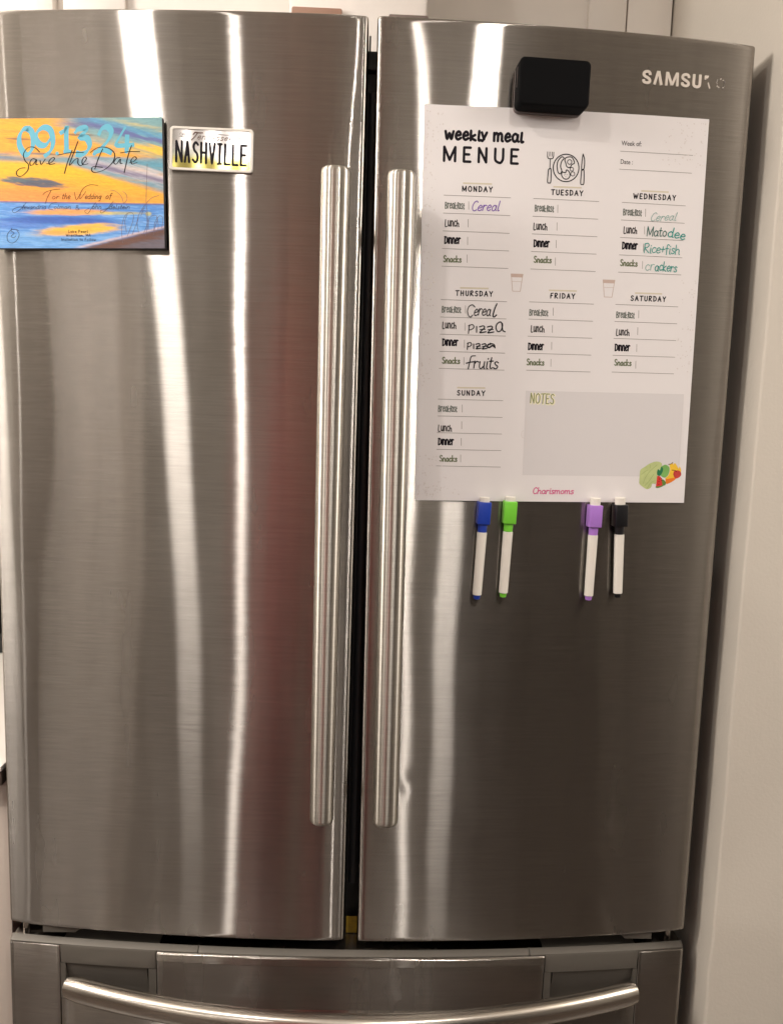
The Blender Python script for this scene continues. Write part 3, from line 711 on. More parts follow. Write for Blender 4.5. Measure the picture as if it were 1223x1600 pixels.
for (x0, y0, x1, y1) in ((107.5, 186.5, 122.7, 206.7), (219.6, 189.7, 235.1, 210.0)):
    a = Flat(); a.poly([(x0, -y0), (x1, -y0), (x1-.6, -(y0+4)), (x0+.6, -(y0+4))]); c_ = lay(a, 'cup_drawing', 'cupbrown', P0+.00006)
    a = Flat(); a.stroke([(x0+1, -(y0+4)), (x0+3, -y1), (x1-3, -y1), (x1-1, -(y0+4))], .6, smooth=False); a.line((x0+1.6, -(y0+9)), (x1-1.6, -(y0+9)), .35, 2)
    lay(a, 'cup_drawing', 'cupbrown', P0+.00005)
a = Flat(); a.text('NOTES', 137.6, -338.8, 167.5, -339.6, 12, 2.6, gap=.5); lay(a, 'notes_word', 'notes2', P0+.00007, 'cream shadow of the word NOTES')
a = Flat(); a.text('NOTES', 137.0, -338.2, 166.7, -339.0, 11.6, 1.2, gap=.5); lay(a, 'notes_word', 'notes', P0+.00012, 'olive word NOTES')
a = Flat(); a.line((133.4, -359.7), (134.3, -393.1), .7); a.stroke([(131, -372), (128.4, -374), (128.6, -379), (131.4, -381)], .5); lay(a, 'small_mark', 'dots', P0+.0001)
a = Flat(); a.text('Charismoms', 144.9, -449.2, 196.7, -448.9, 7.6, 1.15, slant=.12, gap=.1); lay(a, 'maker_word', 'pink', P0+.00005)
# pale confetti dots at the corners and edges
random.seed(11); a = Flat()
def dots(x0, x1, y0, y1, n):
    for _ in range(n):
        u = random.random()**1.6; v = random.random()
        a.add(disc((x0+(x1-x0)*u, y0+(y1-y0)*v), random.uniform(.5, 1.1), 6))
dots(3, 30, -4, -60, 34); dots(336, 285, -5, -55, 60); dots(3, 16, -60, -320, 90); dots(3, 55, -440, -452, 40); dots(337, 318, -180, -300, 46); dots(3, 40, -400, -455, 40)
lay(a, 'confetti_dots', 'dots', P0+.00003)
# smeared glossy specks by the left edge
random.seed(5); a = Flat()
for _ in range(90):
    v = random.gauss(0, 1); a.add(disc((8+random.gauss(4, 2.0)+.03*v, -185+v*22), random.uniform(.2, .55), 5, random.uniform(.3, .8)))
o = lay(a, 'dried_specks', 'eraser', P0+.0001); o['kind'] = 'stuff'
# vegetables and fruit
def A(x, y): return (263+.0681*x+.0031*y, -(399.1+.0653*y-.0009*x))
def shape(pts, mat, off, w=None, n=4):
    f_ = Flat(); P = catmull([A(*p) for p in pts]+[A(*pts[0])], n)
    if w: f_.add(ribbon(P, w))
    else: f_.poly(P)
    return lay(f_, 'produce_drawing', mat, off)
MAT.update(lett=plain('lettuce_ink', (.47, .53, .24), .5, spec=.08, var=.25, vscale=90), lettd=plain('lettuce_line_ink', (.27, .36, .12), .5, spec=.08), lemon=plain('orange_yellow_ink', (.80, .50, .05), .5, spec=.08, var=.1, vscale=90),
           apple=plain('apple_red_ink', (.50, .06, .05), .5, spec=.08, var=.3, vscale=60), appled=plain('dark_red_ink', (.22, .01, .02), .5, spec=.08), pepg=plain('pepper_green_ink', (.20, .42, .12), .5, spec=.08, var=.3, vscale=70), dkg=plain('dark_green_ink', (.03, .18, .08), .5, spec=.08),
           carrot=plain('carrot_ink', (.75, .20, .03), .5, spec=.08), melon=plain('melon_red_ink', (.60, .05, .04), .5, spec=.08), olive=plain('leaf_green_ink', (.12, .22, .05), .5, spec=.08))
shape([(225, 540), (235, 360), (250, 290), (330, 235), (420, 175), (540, 135), (640, 160), (650, 230), (600, 290), (570, 380), (560, 470), (540, 560), (475, 560), (450, 630), (380, 665), (310, 630), (240, 575)], 'lett', P0+.00008)
for P in ([(300, 560), (340, 450), (420, 330), (560, 200)], [(330, 600), (420, 500), (500, 380)], [(270, 380), (330, 330), (380, 300)], [(380, 640), (450, 540), (530, 500)], [(430, 260), (430, 200)]):
    f_ = Flat(); f_.stroke([A(*p) for p in P], .5); lay(f_, 'produce_drawing', 'lettd', P0+.00012)
shape([(800, 200), (850, 165), (930, 180), (1000, 240), (1020, 330), (960, 400), (880, 450), (760, 480), (720, 460), (780, 400), (810, 300)], 'lemon', P0+.00009)
shape([(640, 230), (720, 195), (790, 240), (800, 310), (770, 400), (710, 445), (640, 410), (600, 330)], 'pepg', P0+.00012)
shape([(560, 340), (580, 280), (620, 310), (645, 235), (680, 280), (660, 350), (620, 410), (570, 395)], 'dkg', P0+.00014)
shape([(725, 475), (830, 455), (930, 440), (900, 490), (800, 550), (740, 560)], 'carrot', P0+.00013)
shape([(545, 625), (565, 430), (580, 410), (640, 440), (690, 590), (620, 625)], 'melon', P0+.00015)
for (x, y) in ((610, 470), (600, 520), (600, 575), (650, 460), (655, 500)):
    f_ = Flat(); f_.add(disc(A(x, y), .65, 6)); lay(f_, 'produce_drawing', 'ink', P0+.0002)
shape([(540, 615), (640, 600), (700, 570), (690, 600), (600, 640), (545, 635)], 'olive', P0+.00018)
shape([(660, 470), (700, 490), (735, 540), (720, 590), (680, 590), (660, 540)], 'olive', P0+.00017)
shape([(870, 380), (890, 320), (960, 305), (1015, 340), (1015, 410), (940, 460), (890, 430)], 'apple', P0+.0002)
for P in ([(780, 190), (830, 180), (860, 150)], [(845, 300), (900, 305), (930, 330)]):
    f_ = Flat(); f_.stroke([A(*p) for p in P], .8); lay(f_, 'produce_drawing', 'ink', P0+.00022)
# handwriting ----------------------------------------------------------------
def hand(fn, name, mat, label):
    a = Flat(); fn(a); o = lay(a, name, mat, P0+.00025, label); return o
random.seed(21)
hand(lambda a: a.text('Cereal', 57.5, -116.6, 91.0, -115.2, 11.2, .9, slant=.25, jit=.5, gap=.1), 'handwriting', 'purple_m', 'purple handwritten word Cereal')
hand(lambda a: a.text('Cereal', 273.6, -119.4, 306.5, -117.6, 9.6, .65, slant=.35, jit=.5, gap=.15), 'handwriting', 'teal_p', 'faded green handwritten word Cereal')
def mat_(a):
    a.text('Mato', 270.5, -136.8, 296, -136.8, 11, 1.0, slant=.08, jit=.5, gap=.1)
hand(mat_, 'handwriting', 'teal_d', 'first letters of the green word for the Wednesday lunch')
hand(lambda a: a.text('dee', 296.5, -136.6, 319.5, -139.0, 11, 1.2, slant=.05, jit=.6, gap=.1), 'handwriting', 'teal_m', 'last letters of the green word for the Wednesday lunch')
hand(lambda a: a.text('Rice+fish', 268.2, -156.6, 314.0, -156.8, 11.0, .95, slant=.05, jit=.6, gap=-.15), 'handwriting', 'teal_m', 'teal handwritten words for the Wednesday dinner')
hand(lambda a: a.text('cr', 271.0, -177.2, 283.0, -176.4, 12.0, .8, slant=.1, jit=.5, gap=.1), 'handwriting', 'teal_p', 'faded first letters of the Wednesday snack')
hand(lambda a: a.text('ackers', 283.2, -176.6, 311.5, -177.8, 11.0, 1.05, slant=.05, jit=.7, gap=.0), 'handwriting', 'teal_m', 'teal last letters of the Wednesday snack')
hand(lambda a: (a.stroke([(66, -226.5), (63, -224), (59, -226), (57.3, -231), (58.6, -236.5), (61.2, -238.2), (63.6, -235.8)], 1.1), a.text('erea', 64.5, -236.2, 85, -236.0, 13.5, 1.15, slant=.15, jit=.4, gap=.0), a.stroke([(92.2, -222), (89.5, -229), (88, -236), (89.5, -237.4), (92.2, -235)], 1.5)), 'handwriting', 'black_m', 'black handwritten word Cereal')
def pizza(a, x, y, s, last=True):
    a.stroke([(x, y), (x+.8*s, y+10*s)], 1.15); a.stroke([(x-.2, y+9*s), (x+4.5*s, y+10.6*s), (x+6.4*s, y+7.6*s), (x+3.5*s, y+4.8*s), (x+.6*s, y+4.2*s)], 1.1)
    a.stroke([(x+9.6*s, y+8.6*s), (x+9.8*s, y+1.6*s)], 1.3)
    for k in (0, 1):
        q = x+(13+9.5*k)*s
        a.stroke([(q, y+8.2*s), (q+4.5*s, y+9.4*s), (q+6*s, y+7.4*s), (q+1*s, y+2*s), (q+2*s, y+1.4*s), (q+8*s, y+2.6*s)], 1.35); a.stroke([(q+1*s, y+5*s), (q+7*s, y+5.6*s)], 1.2)
def pz1(a):
    pizza(a, 59.2, -257.6, 1.0)
    a.stroke([(99.5, -245), (97, -243), (93.2, -245.6), (92.2, -250.5), (94.5, -254.4), (98.2, -253), (100, -247.5), (99.2, -244.5), (100.4, -252.6), (103.4, -254.4)], 1.4)
hand(pz1, 'handwriting', 'black_m', 'black handwritten word pizza of the Thursday lunch')
def pz2(a):
    pizza(a, 58.4, -276.4, .78); a.stroke([(86, -269.5), (83.5, -270), (82.6, -272.4), (85, -273.4), (88.6, -271), (91.2, -272.6)], 1.8); a.stroke([(85.5, -268.4), (90.6, -269.8), (92, -273.8)], 1.2)
hand(pz2, 'handwriting', 'black_m', 'smudged black handwritten word pizza of the Thursday dinner')
hand(lambda a: (a.stroke([(68.5, -283.6), (63.5, -284.6), (61.8, -292), (60.2, -299.5)], 1.2), a.stroke([(57.8, -292.6), (63, -291.2), (68, -290.6)], 1.5), a.text('ruits', 66, -298.4, 96.5, -298.8, 14.5, 1.35, slant=.1, jit=.5, gap=.1)), 'handwriting', 'black_m', 'black handwritten word Fruits')

# ================================================================== black magnet box over the sheet
mx_, mz_ = .2030, Z0+1.0665
t = thing('magnetic_clip', 'black rounded box magnet holding the top of the menu sheet', 'magnet', (mx_, front(mx_), mz_), rot=(0, .006, math.atan(.2688*mx_)))
def rbox(w, h, y0, y1, r, bev, seg=5):
    pts = []
    for (sx, sz, a0) in ((1, 1, 0), (-1, 1, 90), (-1, -1, 180), (1, -1, 270)):
        for k in range(seg+1):
            a = math.radians(a0+90*k/seg); pts.append((sx*(w/2-r)+r*math.cos(a), sz*(h/2-r)+r*math.sin(a)))
    n = len(pts); V = []; F = []; lv = []
    for k in range(4): a = math.pi/2*k/3; lv.append((y0+bev*(1-math.sin(a)), bev*(1-math.cos(a))))
    lv = [(y0, bev), (y0+bev*.3, bev*.3), (y0+bev, 0)]+[(y1, 0)]
    for (y, ins) in lv:
        for (a, b) in pts:
            V.append((a*(1-2*ins/w), y, b*(1-2*ins/h)))
    for j in range(len(lv)-1):
        for i in range(n): F.append((j*n+i, j*n+(i+1) % n, (j+1)*n+(i+1) % n, (j+1)*n+i))
    F.append(tuple(range(n))); F.append(tuple((len(lv)-1)*n+i for i in range(n-1, -1, -1)))
    return V, F
V, F = rbox(.0815, .0515, -.0310, -.0085, .006, .0022); mesh('box_body', V, F, 'blackbox', t, True, 40)
V, F = rbox(.0800, .0510, -.0082, -.0018, .006, .0008); V = [(a-.0002, b, c-.0012) for a, b, c in V]; mesh('back_plate', V, F, 'backplate', t, True, 40)
mesh('lid_seam', [(-.0413, -.0200, -.004), (-.0413, -.0192, -.004), (-.0413, -.0192, .018), (-.0413, -.0200, .018), (-.0405, -.0200, -.004), (-.0405, -.0192, -.004), (-.0405, -.0192, .018), (-.0405, -.02, .018)], [(0, 1, 2, 3), (4, 7, 6, 5), (0, 4, 5, 1), (3, 2, 6, 7), (0, 3, 7, 4), (1, 5, 6, 2)], 'backplate', t)

# ================================================================== markers
def cyl(V, F, r0, r1, z0, z1, yc, n=28, e=.0006, cap=True):
    o = len(V); rows = [(z0, r0-e), (z0-e*(1 if z0 > z1 else -1)*.6, r0), (z1+e*(1 if z0 > z1 else -1)*.6, r1), (z1, r1-e)]
    for (z, r) in rows: V += [(r*math.cos(2*math.pi*q/n), yc+r*math.sin(2*math.pi*q/n), z) for q in range(n)]
    for j in range(3):
        for q in range(n): F.append((o+j*n+q, o+(j+1)*n+q, o+(j+1)*n+(q+1) % n, o+j*n+(q+1) % n))
    F.append(tuple(o+q for q in range(n))); F.append(tuple(o+3*n+q for q in range(n-1, -1, -1)))
def marker(x, ztop, tilt, L, er, cmat, colname, where):
    """hangs by the magnet in its square cap; z=0 is the top of the cap"""
    t = thing('marker', f'{colname} dry erase marker, white eraser tip, {where}', 'marker', (x, front(x), Z0+ztop), 'dry erase markers under the menu sheet', (0, tilt, math.atan(.2688*x)))
    yc = -.0098
    bmo('cap', box_bm(-.0078, .0078, -.0175, -.0017, -.0275, 0, .0011, 3), cmat, t)
    V = []; F = []; cyl(V, F, .0064, .0062, er, -.001, yc); mesh('eraser_tip', V, F, 'eraser', t, True, 40)
    V = []; F = []; cyl(V, F, .0058, .0056, -.0270, -.0375, yc); mesh('collar', V, F, cmat, t, True, 40)
    V = []; F = []; cyl(V, F, .0061, .0056, -.0376, -L+.0055, yc); mesh('barrel', V, F, 'whitepl', t, True, 40)
    V = []; F = []; cyl(V, F, .0045, .0038, -L+.0052, -L, yc, e=.0008); mesh('end_plug', V, F, cmat, t, True, 40)
blue = plain('blue_plastic', (.012, .045, .36), .35); green = plain('green_plastic', (.17, .58, .045), .35); lilac = plain('lilac_plastic', (.40, .19, .62), .35); blk = plain('black_marker_plastic', (.008, .008, .01), .3)
marker(.1490, .5876, .036, .1215, .0055, blue, 'blue capped', 'leftmost of the four below the sheet')
marker(.1806, .5891, .028, .1200, .0055, green, 'green capped', 'just right of the blue one')
marker(.2868, .5865, .010, .1200, .0087, lilac, 'lilac capped', 'just left of the black one')
marker(.3185, .5878, -.040, .1180, .0085, blk, 'black capped', 'rightmost of the four below the sheet')

# ================================================================== small licence plate magnet
px_ = -.1838
t = thing('licence_plate_magnet', 'small souvenir licence plate magnet with a white rim on the left door', 'magnet', (px_, front(px_), Z0+.9870), rot=(0, .0185, math.atan(.2688*px_)))
LW, LH = .0965, .0485
def ring_plate():
    def rr(w, h, r, n=6):
        P = []
        for (sx, sz, a0) in ((1, 1, 0), (-1, 1, 90), (-1, -1, 180), (1, -1, 270)):
            for k in range(n+1): a = math.radians(a0+90*k/n); P.append((sx*(w/2-r)+r*math.cos(a), sz*(h/2-r)+r*math.sin(a)))
        return P
    lv = [(rr(LW, LH, .004), -.0006), (rr(LW, LH, .004), -.0030), (rr(LW-.0012, LH-.0012, .0036), -.0036), (rr(LW-.0052, LH-.0052, .003), -.0036), (rr(LW-.0064, LH-.0064, .0026), -.0027)]
    V = []; F = []; n = len(lv[0][0])
    for P, y in lv: V += [(a, y, b) for a, b in P]
    for j in range(len(lv)-1):
        for i in range(n): F.append((j*n+i, j*n+(i+1) % n, (j+1)*n+(i+1) % n, (j+1)*n+i))
    mesh('rim', V, F, plain('rim_white', (.72, .68, .62), .3), t, True, 40)
    # mirror-like face printed with a pale landscape
    V = []; cols = []; F = []; nx, nz = 60, 34
    w, h = LW-.0060, LH-.0060
    for j in range(nz+1):
        for i in range(nx+1):
            u, v = i/nx, j/nz
            V.append(((u-.5)*w, -.0026+.00012*math.sin(u*19)*math.cos(v*4), (v-.5)*h))
            hill = .36+.05*math.sin(u*7)+.03*math.sin(u*17+1)
            sky = np.array([.66, .63, .62]); gr = np.array([.46, .40, .12]); md = np.array([.36, .42, .28])
            a = 1-sstep((v-(hill-.16))/.2); c = sky*(1-a)+gr*a
            if abs(v-hill) < .1: c = c*.6+md*.4
            cols.append(c)
    for j in range(nz):
        for i in range(nx): a = j*(nx+1)+i; F.append((a, a+1, a+nx+2, a+nx+1))
    M = N('printed_mirror'); at = M.n('ShaderNodeAttribute', attribute_name='tint'); M.l(at.outputs['Color'], M.b.inputs['Base Color'])
    M.b.inputs['Metallic'].default_value = .85; M.b.inputs['Roughness'].default_value = .17
    o = mesh('plate_face', V, F, M.m, t, True); ca = o.data.color_attributes.new('tint', 'FLOAT_COLOR', 'POINT')
    for i, c in enumerate(cols): ca.data[i].color = (*c, 1)
ring_plate()
def plate_lay(fl, name, mat, out, h=0, label=None):
    V = [(x*.001, -out-l*.001, y*.001) for x, y, l in fl.V]
    o = mesh(name, V, fl.F, mat, t, False); 
    if label: o['label'] = label
    return o
def PL(X, Y): return ((X-578)/1050*96.5, -(Y-358)/590*49)      # positions on the plate
word = Flat(); a0 = PL(128, 548); b0 = PL(1030, 566)
xs = [(128, 212, 'N'), (238, 308, 'A'), (340, 415, 'S'), (442, 520, 'H'), (548, 628, 'V'), (655, 712, 'I'), (742, 818, 'L'), (842, 920, 'L'), (946, 1026, 'E')]
for xa, xb, c in xs:
    yb = 540+(xa-128)*.022; hgt = 288-(xa-128)*.010
    p, q = PL(xa, yb), PL(xb, yb); w_, h_ = q[0]-p[0], hgt/590*49
    st = {'I': [[(0, 0), (1, 0)], [(0, 7), (1, 7)], [(.5, 0), (.5, 7)]]}.get(c, None)
    if st is None:
        g = G[c][1]; mn = min(s_[0] for r_ in g for s_ in r_); mxx = max(s_[0] for r_ in g for s_ in r_)
        st = [[((s_[0]-mn)/(mxx-mn), s_[1]) for s_ in r_] for r_ in g]
    for r_ in st:
        word.stroke([(p[0]+.7+s_[0]*(w_-1.4), p[1]+.8+s_[1]/7*(h_-1.6)) for s_ in r_], 2.5, smooth=c in 'S')
plate_lay(word, 'plate_word', 'ink', .0030, label='tall narrow black word NASHVILLE')
s_ = Flat(); brown = plain('brown_script', (.10, .05, .035), .4)
s_.stroke([PL(345, 165), PL(370, 138), PL(420, 142), PL(465, 140)], 1.2); s_.stroke([PL(400, 142), PL(365, 195), PL(325, 238)], 1.0)
p, q = PL(392, 225), PL(835, 232); s_.text('ennessee', p[0], p[1], q[0], q[1], 6.6, .62, slant=.35, gap=.6)
plate_lay(s_, 'plate_script', brown, .0029, label='dark script word Tennessee')
s_ = Flat(); grey = plain('plate_grey_ink', (.15, .15, .15), .4)
p, q = PL(172, 186), PL(245, 190); s_.text('ON', p[0], p[1], q[0], q[1], 3.0, .5); s_.line(PL(165, 200), PL(250, 203), .5, 2)
p, q = PL(888, 202), PL(968, 206); s_.text('OH01', p[0], p[1], q[0], q[1], 2.2, .4)
for (x0, y0, x1, y1) in ((875, 140, 985, 222),):
    P = [PL(x0, y0), PL(x1, y0+3), PL(x1, y1), PL(x0, y1), PL(x0, y0)]
    for a, b in zip(P[:-1], P[1:]): s_.line(a, b, .3, 2)
s_.line(PL(630, 150), PL(800, 158), .6, 4)
plate_lay(s_, 'plate_small_print', grey, .0029)

# ================================================================== postcard
qx = -.3405; CW, CH = .204, .1457
ct = thing('postcard', 'painted sunset save the date card on the left door', 'card', (qx, front(qx)-.0035, Z0+.9457), rot=(0, -.018, math.atan(.2688*qx)))
def CX(X, Y): return ((X+60)/1258*204-102, 72.85-(Y-68)*.1534)
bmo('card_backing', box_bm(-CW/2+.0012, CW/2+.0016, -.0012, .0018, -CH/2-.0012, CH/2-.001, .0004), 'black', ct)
nx, ny = 420, 300
U, Vv = np.meshgrid(np.linspace(-60, 1198, nx+1), np.linspace(68, 1018, ny+1))
def noise2(sx, sy, ang=0., seed=0, oct_=3):
    r = np.random.default_rng(seed); out = np.zeros_like(U); amp = 1; tot = 0
    ca, sa = math.cos(ang), math.sin(ang); X = U*ca+Vv*sa; Y = -U*sa+Vv*ca
    for o_ in range(oct_):
        g = r.random((90, 90)); a = (X/sx*2**o_+13.7*o_) % 88; b = (Y/sy*2**o_+7.3*o_) % 88
        i = a.astype(int); j = b.astype(int); fa = a-i; fb = b-j; fa = fa*fa*(3-2*fa); fb = fb*fb*(3-2*fb)
        out += amp*((g[j, i]*(1-fa)+g[j, i+1]*fa)*(1-fb)+(g[j+1, i]*(1-fa)+g[j+1, i+1]*fa)*fb); tot += amp; amp *= .6
    return out/tot-.5
C = np.zeros(U.shape+(3,)); C[:] = lin((230, 164, 60))
def blend(mask, c):
    global C
    m_ = np.clip(mask, 0, 1)[..., None]; C = C*(1-m_)+np.array(lin(c))*m_
sm = lambda x, w: 1/(1+np.exp(-x/w))
n1 = noise2(260, 26, .05, 1); n2 = noise2(150, 14, .33, 2); n3 = noise2(90, 9, .02, 3); n4 = noise2(500, 60, .1, 4); nf = noise2(26, 5, .15, 5)
blend(sm(n1, .06)*.6, (232, 176, 62)); blend(sm(n1-.12, .03)*.5, (214, 120, 64)); blend(sm(n4-.05, .03)*sm(200-Vv, 30)*.6, (238, 170, 50))
# upper right: teal and violet sweep coming down to the right
e1 = Vv-(60+.24*(U-420)); e2 = Vv-(150+.30*(U-560))
blend(sm(U-430-(Vv-60)*1.2+n1*200, 40)*sm(70+.27*(U-420)-Vv+90+n2*70, 14), (120, 160, 165))
blend(sm(U-560+n1*160, 50)*sm(-np.abs(Vv-(95+.26*(U-700)))+30+n2*60, 7)*.9, (86, 152, 190))
blend(sm(U-620, 60)*sm(-np.abs(Vv-(130+.27*(U-760)))+20+n2*60, 6)*.85, (98, 92, 150))
blend(sm(U-480, 30)*sm(760-U, 60)*sm(-np.abs(Vv-(112+.1*(U-560)))+16+n2*40, 6)*.8, (96, 84, 140))
blend(sm(U-880, 60)*sm(-np.abs(Vv-(95+.22*(U-900)))+8+n3*40, 6)*.7, (205, 180, 110))
blend(sm(U-880, 50)*sm(-np.abs(Vv-(285+.14*(U-1000)))+24+(U-900)*.05+n2*40, 6), (238, 190, 74))
blend(sm(U-860, 40)*sm(-np.abs(Vv-(322+.30*(U-1100)))+5+n3*20, 4)*.6, (60, 130, 150))
# small brown cloud strokes
for (cx_, cy_, rx, ry) in ((140, 215, 90, 9), (600, 190, 110, 8), (330, 325, 120, 8)):
    blend(sm(1-((U-cx_)/rx)**2-((Vv-cy_-(U-cx_)*.05)/ry)**2+n3*1.5, .25)*.75, (112, 82, 70))
# middle: broad blue-teal ribbon widening to the right
top = 335+.02*U+np.clip(U-560, 0, None)*.02; bot = 372+.05*U+np.clip(U-480, 0, None)*.26
blend(sm(Vv-top+n1*40, 7)*sm(bot-Vv+n2*50, 7), (92, 150, 172))
blend(sm(Vv-(340+.05*U)+n1*30, 6)*sm((372+.05*U)-Vv+n1*30, 6)*sm(330-U, 60)*.7, (96, 96, 128))
ctr = 395+.235*(U-680)
blend(sm(U-610+n1*100, 25)*sm(-np.abs(Vv-ctr)+34+n2*50, 8)*.85, (196, 184, 190)); blend(sm(U-680, 30)*sm(-np.abs(Vv-(ctr+8))+14+n2*40, 5)*.85, (104, 96, 132))
blend(sm(U-860, 30)*sm(-np.abs(Vv-(ctr-38))+20+n2*40, 6)*.7, (214, 200, 196))
# yellow field under it
yt = bot; blend(sm(Vv-yt-4+n2*30, 8)*sm(690-Vv, 10), (236, 182, 48)); blend(sm(Vv-540-n1*80-.02*U, 26)*sm(700-U, 160)*sm(690-Vv, 8), (232, 142, 72))
blend(sm(Vv-610-n1*50, 22)*sm(690-Vv, 8)*.6, (226, 148, 78)); blend(sm(n1-.08, .03)*sm(Vv-430, 10)*sm(660-Vv, 10)*.35, (214, 160, 60))
blend(sm(1-((U-240)/215)**2-((Vv-532-(U-240)*.10)/32)**2+n3*1.6+n2, .16)*.95, (58, 78, 104)); blend(sm(1-((U-120)/110)**2-((Vv-512)/14)**2+n3*1.2, .2)*.6, (90, 110, 110))
# horizon and sea
hz = 672+.018*U
blend(sm(Vv-hz, 2), (92, 150, 214)); blend(sm(Vv-hz, 2)*sm(n1+.02, .05)*.55, (70, 120, 200)); blend(sm(Vv-hz, 2)*sm(n3-.03, .04)*.4, (150, 190, 226))
blend(sm(-np.abs(Vv-hz-3)+5+n3*4, 1.5)*.8, (84, 76, 130))
blend(sm(1-((U-500)/300)**2-((Vv-752+(U-500)*.0)/24)**2+n3*1.4, .2)*.95, (228, 160, 82)); blend(sm(1-((U-860)/210)**2-((Vv-760)/11)**2+n3*1.2, .25)*.75, (200, 190, 110))
blend(sm(1-((U-1085)/22)**2-((Vv-765)/15)**2, .2)*.7, (200, 190, 90))
blend(sm(1-((U-430)/400)**2-((Vv-812-.02*(U-400))/30)**2+n3*1.2+n1, .2)*.9, (48, 84, 172)); blend(sm(1-((U-80)/260)**2-((Vv-850)/22)**2+n3*1.2, .25)*.6, (70, 104, 190))
blend(sm(1-((U-560)/300)**2-((Vv-884+(U-560)*.07)/40)**2+n3*1.2, .16), (236, 184, 72)); blend(sm(1-((U-420)/140)**2-((Vv-905)/16)**2+n3, .2)*.6, (232, 150, 70))
blend(sm(Vv-930-n1*40, 14)*.45, (120, 170, 216))
# shore
sh = 1012-(U-600)*.235; sh = np.where(U > 900, 1012-300*.235-(U-900)*.24, sh)
blend(sm(-np.abs(Vv-sh+8)+8+n3*8, 3)*sm(U-560, 20)*.8, (226, 196, 190)); blend(sm(Vv-sh+n3*14, 4)*sm(U-600, 20), (104, 70, 58)); blend(sm(Vv-sh, 4)*sm(U-620, 20)*sm(n3, .05)*.5, (78, 62, 64)); blend(sm(Vv-sh-60+n3*40, 8)*sm(U-880, 30)*.6, (104, 108, 124))
C *= (1+.34*nf+.22*n3)[..., None]; gy = C.mean(2, keepdims=True); C = np.clip((gy+(C-gy)*1.04)*.98, 0, 1)
V = []; F = []
for j in range(ny+1):
    for i in range(nx+1): a, b = CX(U[j, i], Vv[j, i]); V.append((a*.001, -.0017, b*.001))
for j in range(ny):
    for i in range(nx): a = j*(nx+1)+i; F.append((a, a+nx+1, a+nx+2, a+1))
M = N('painted_card'); at = M.n('ShaderNodeAttribute', attribute_name='paint'); M.l(at.outputs['Color'], M.b.inputs['Base Color']); M.b.inputs['Roughness'].default_value = .42
o = mesh('painted_face', V, F, M.m, ct, True); ca = o.data.color_attributes.new('paint', 'FLOAT_COLOR', 'POINT')
ca.data.foreach_set('color', np.concatenate([C.reshape(-1, 3), np.ones((C.shape[0]*C.shape[1], 1))], 1).astype(np.float32).ravel())
bmo('card_stock', box_bm(-CW/2, CW/2, -.00165, -.00125, -CH/2, CH/2, 0), plain('card_edge', (.35, .33, .32), .6), ct)
def card_lay(fl, name, mat, label, out=.00175):
    V = [(x*.001, -out-l*.001, y*.001) for x, y, l in fl.V]; o = mesh(name, V, fl.F, mat, ct, False); o['label'] = label; return o
dg = Flat(); S4 = lambda L: [CX(*p) for p in L]
nb = dict(nib=(.9, .36))
for st, w in (([(225, 140), (185, 150), (155, 200), (155, 265), (185, 320), (215, 325), (245, 285), (255, 220), (245, 165), (215, 138)], 6.2),
              ([(385, 215), (345, 260), (300, 255), (275, 210), (290, 165), (335, 135), (380, 150), (398, 200), (398, 260), (375, 310), (330, 345)], 6.2),
              ([(452, 180), (490, 155), (505, 130), (500, 190), (498, 310)], 6.0), ([(475, 312), (530, 308)], 4),
              ([(560, 180), (590, 150), (640, 142), (638, 170), (600, 205), (650, 215), (668, 265), (645, 310), (600, 330), (565, 322)], 6.4),
              ([(735, 195), (760, 150), (800, 135), (828, 165), (815, 215), (765, 275), (700, 325)], 6.2), ([(700, 318), (770, 300), (830, 322)], 5.0),
              ([(935, 135), (900, 190), (862, 262), (930, 268), (995, 262)], 4.6), ([(945, 190), (938, 300), (930, 325)], 5.8)):
    dg.stroke(S4(st), w*1.25, **nb)
dg.add(disc(CX(428, 322), 2.1, 10)); dg.add(disc(CX(700, 328), 2.1, 10))
card_lay(dg, 'date_numerals', plain('teal_print', lin((92, 172, 196)), .45), 'pale blue brush numerals of the date', .00178)
sc_ = Flat(); W1 = dict(nib=(.4, .45))
for st in ([(300, 312), (262, 278), (215, 280), (180, 325), (188, 372), (212, 402), (205, 445), (160, 485), (128, 482), (122, 455), (150, 430), (190, 425)],
           [(270, 365), (245, 360), (225, 385), (228, 408), (250, 400), (275, 365), (268, 400), (285, 402)], [(300, 372), (308, 402), (340, 362)], [(345, 398), (375, 392), (408, 362), (395, 352), (368, 375), (370, 402), (410, 395)],
           [(540, 300), (505, 380), (475, 470)], [(430, 335), (520, 318), (625, 316)], [(585, 235), (545, 330), (515, 410), (555, 370), (580, 362), (578, 395), (600, 412), (625, 388), (642, 362), (630, 350), (610, 375), (615, 405), (655, 398)],
           [(765, 290), (730, 360), (700, 440)], [(670, 318), (730, 282), (800, 285), (848, 325), (835, 385), (775, 440), (705, 462), (678, 448), (690, 420), (760, 425)],
           [(890, 355), (862, 360), (842, 390), (860, 402), (890, 365), (888, 395), (905, 398)], [(975, 268), (945, 350), (915, 465)], [(890, 322), (960, 312), (1035, 314)], [(955, 392), (985, 385), (1008, 362), (992, 350), (968, 375), (975, 402), (1015, 390)]):
    sc_.stroke(S4(st), 1.25, **W1)
card_lay(sc_, 'script_title', 'black_m', 'black script words Save the Date', .00188)
th = Flat()
th.stroke(S4([(310, 622), (340, 600), (400, 585), (440, 582)]), .5); th.stroke(S4([(375, 590), (345, 640), (325, 690)]), .5)
a, b = CX(372, 655), CX(430, 655); th.text('or', *a, *b, 5.6, .5, slant=.3)
a, b = CX(448, 655), CX(512, 655); th.text('the', *a, *b, 6.5, .5, slant=.3)
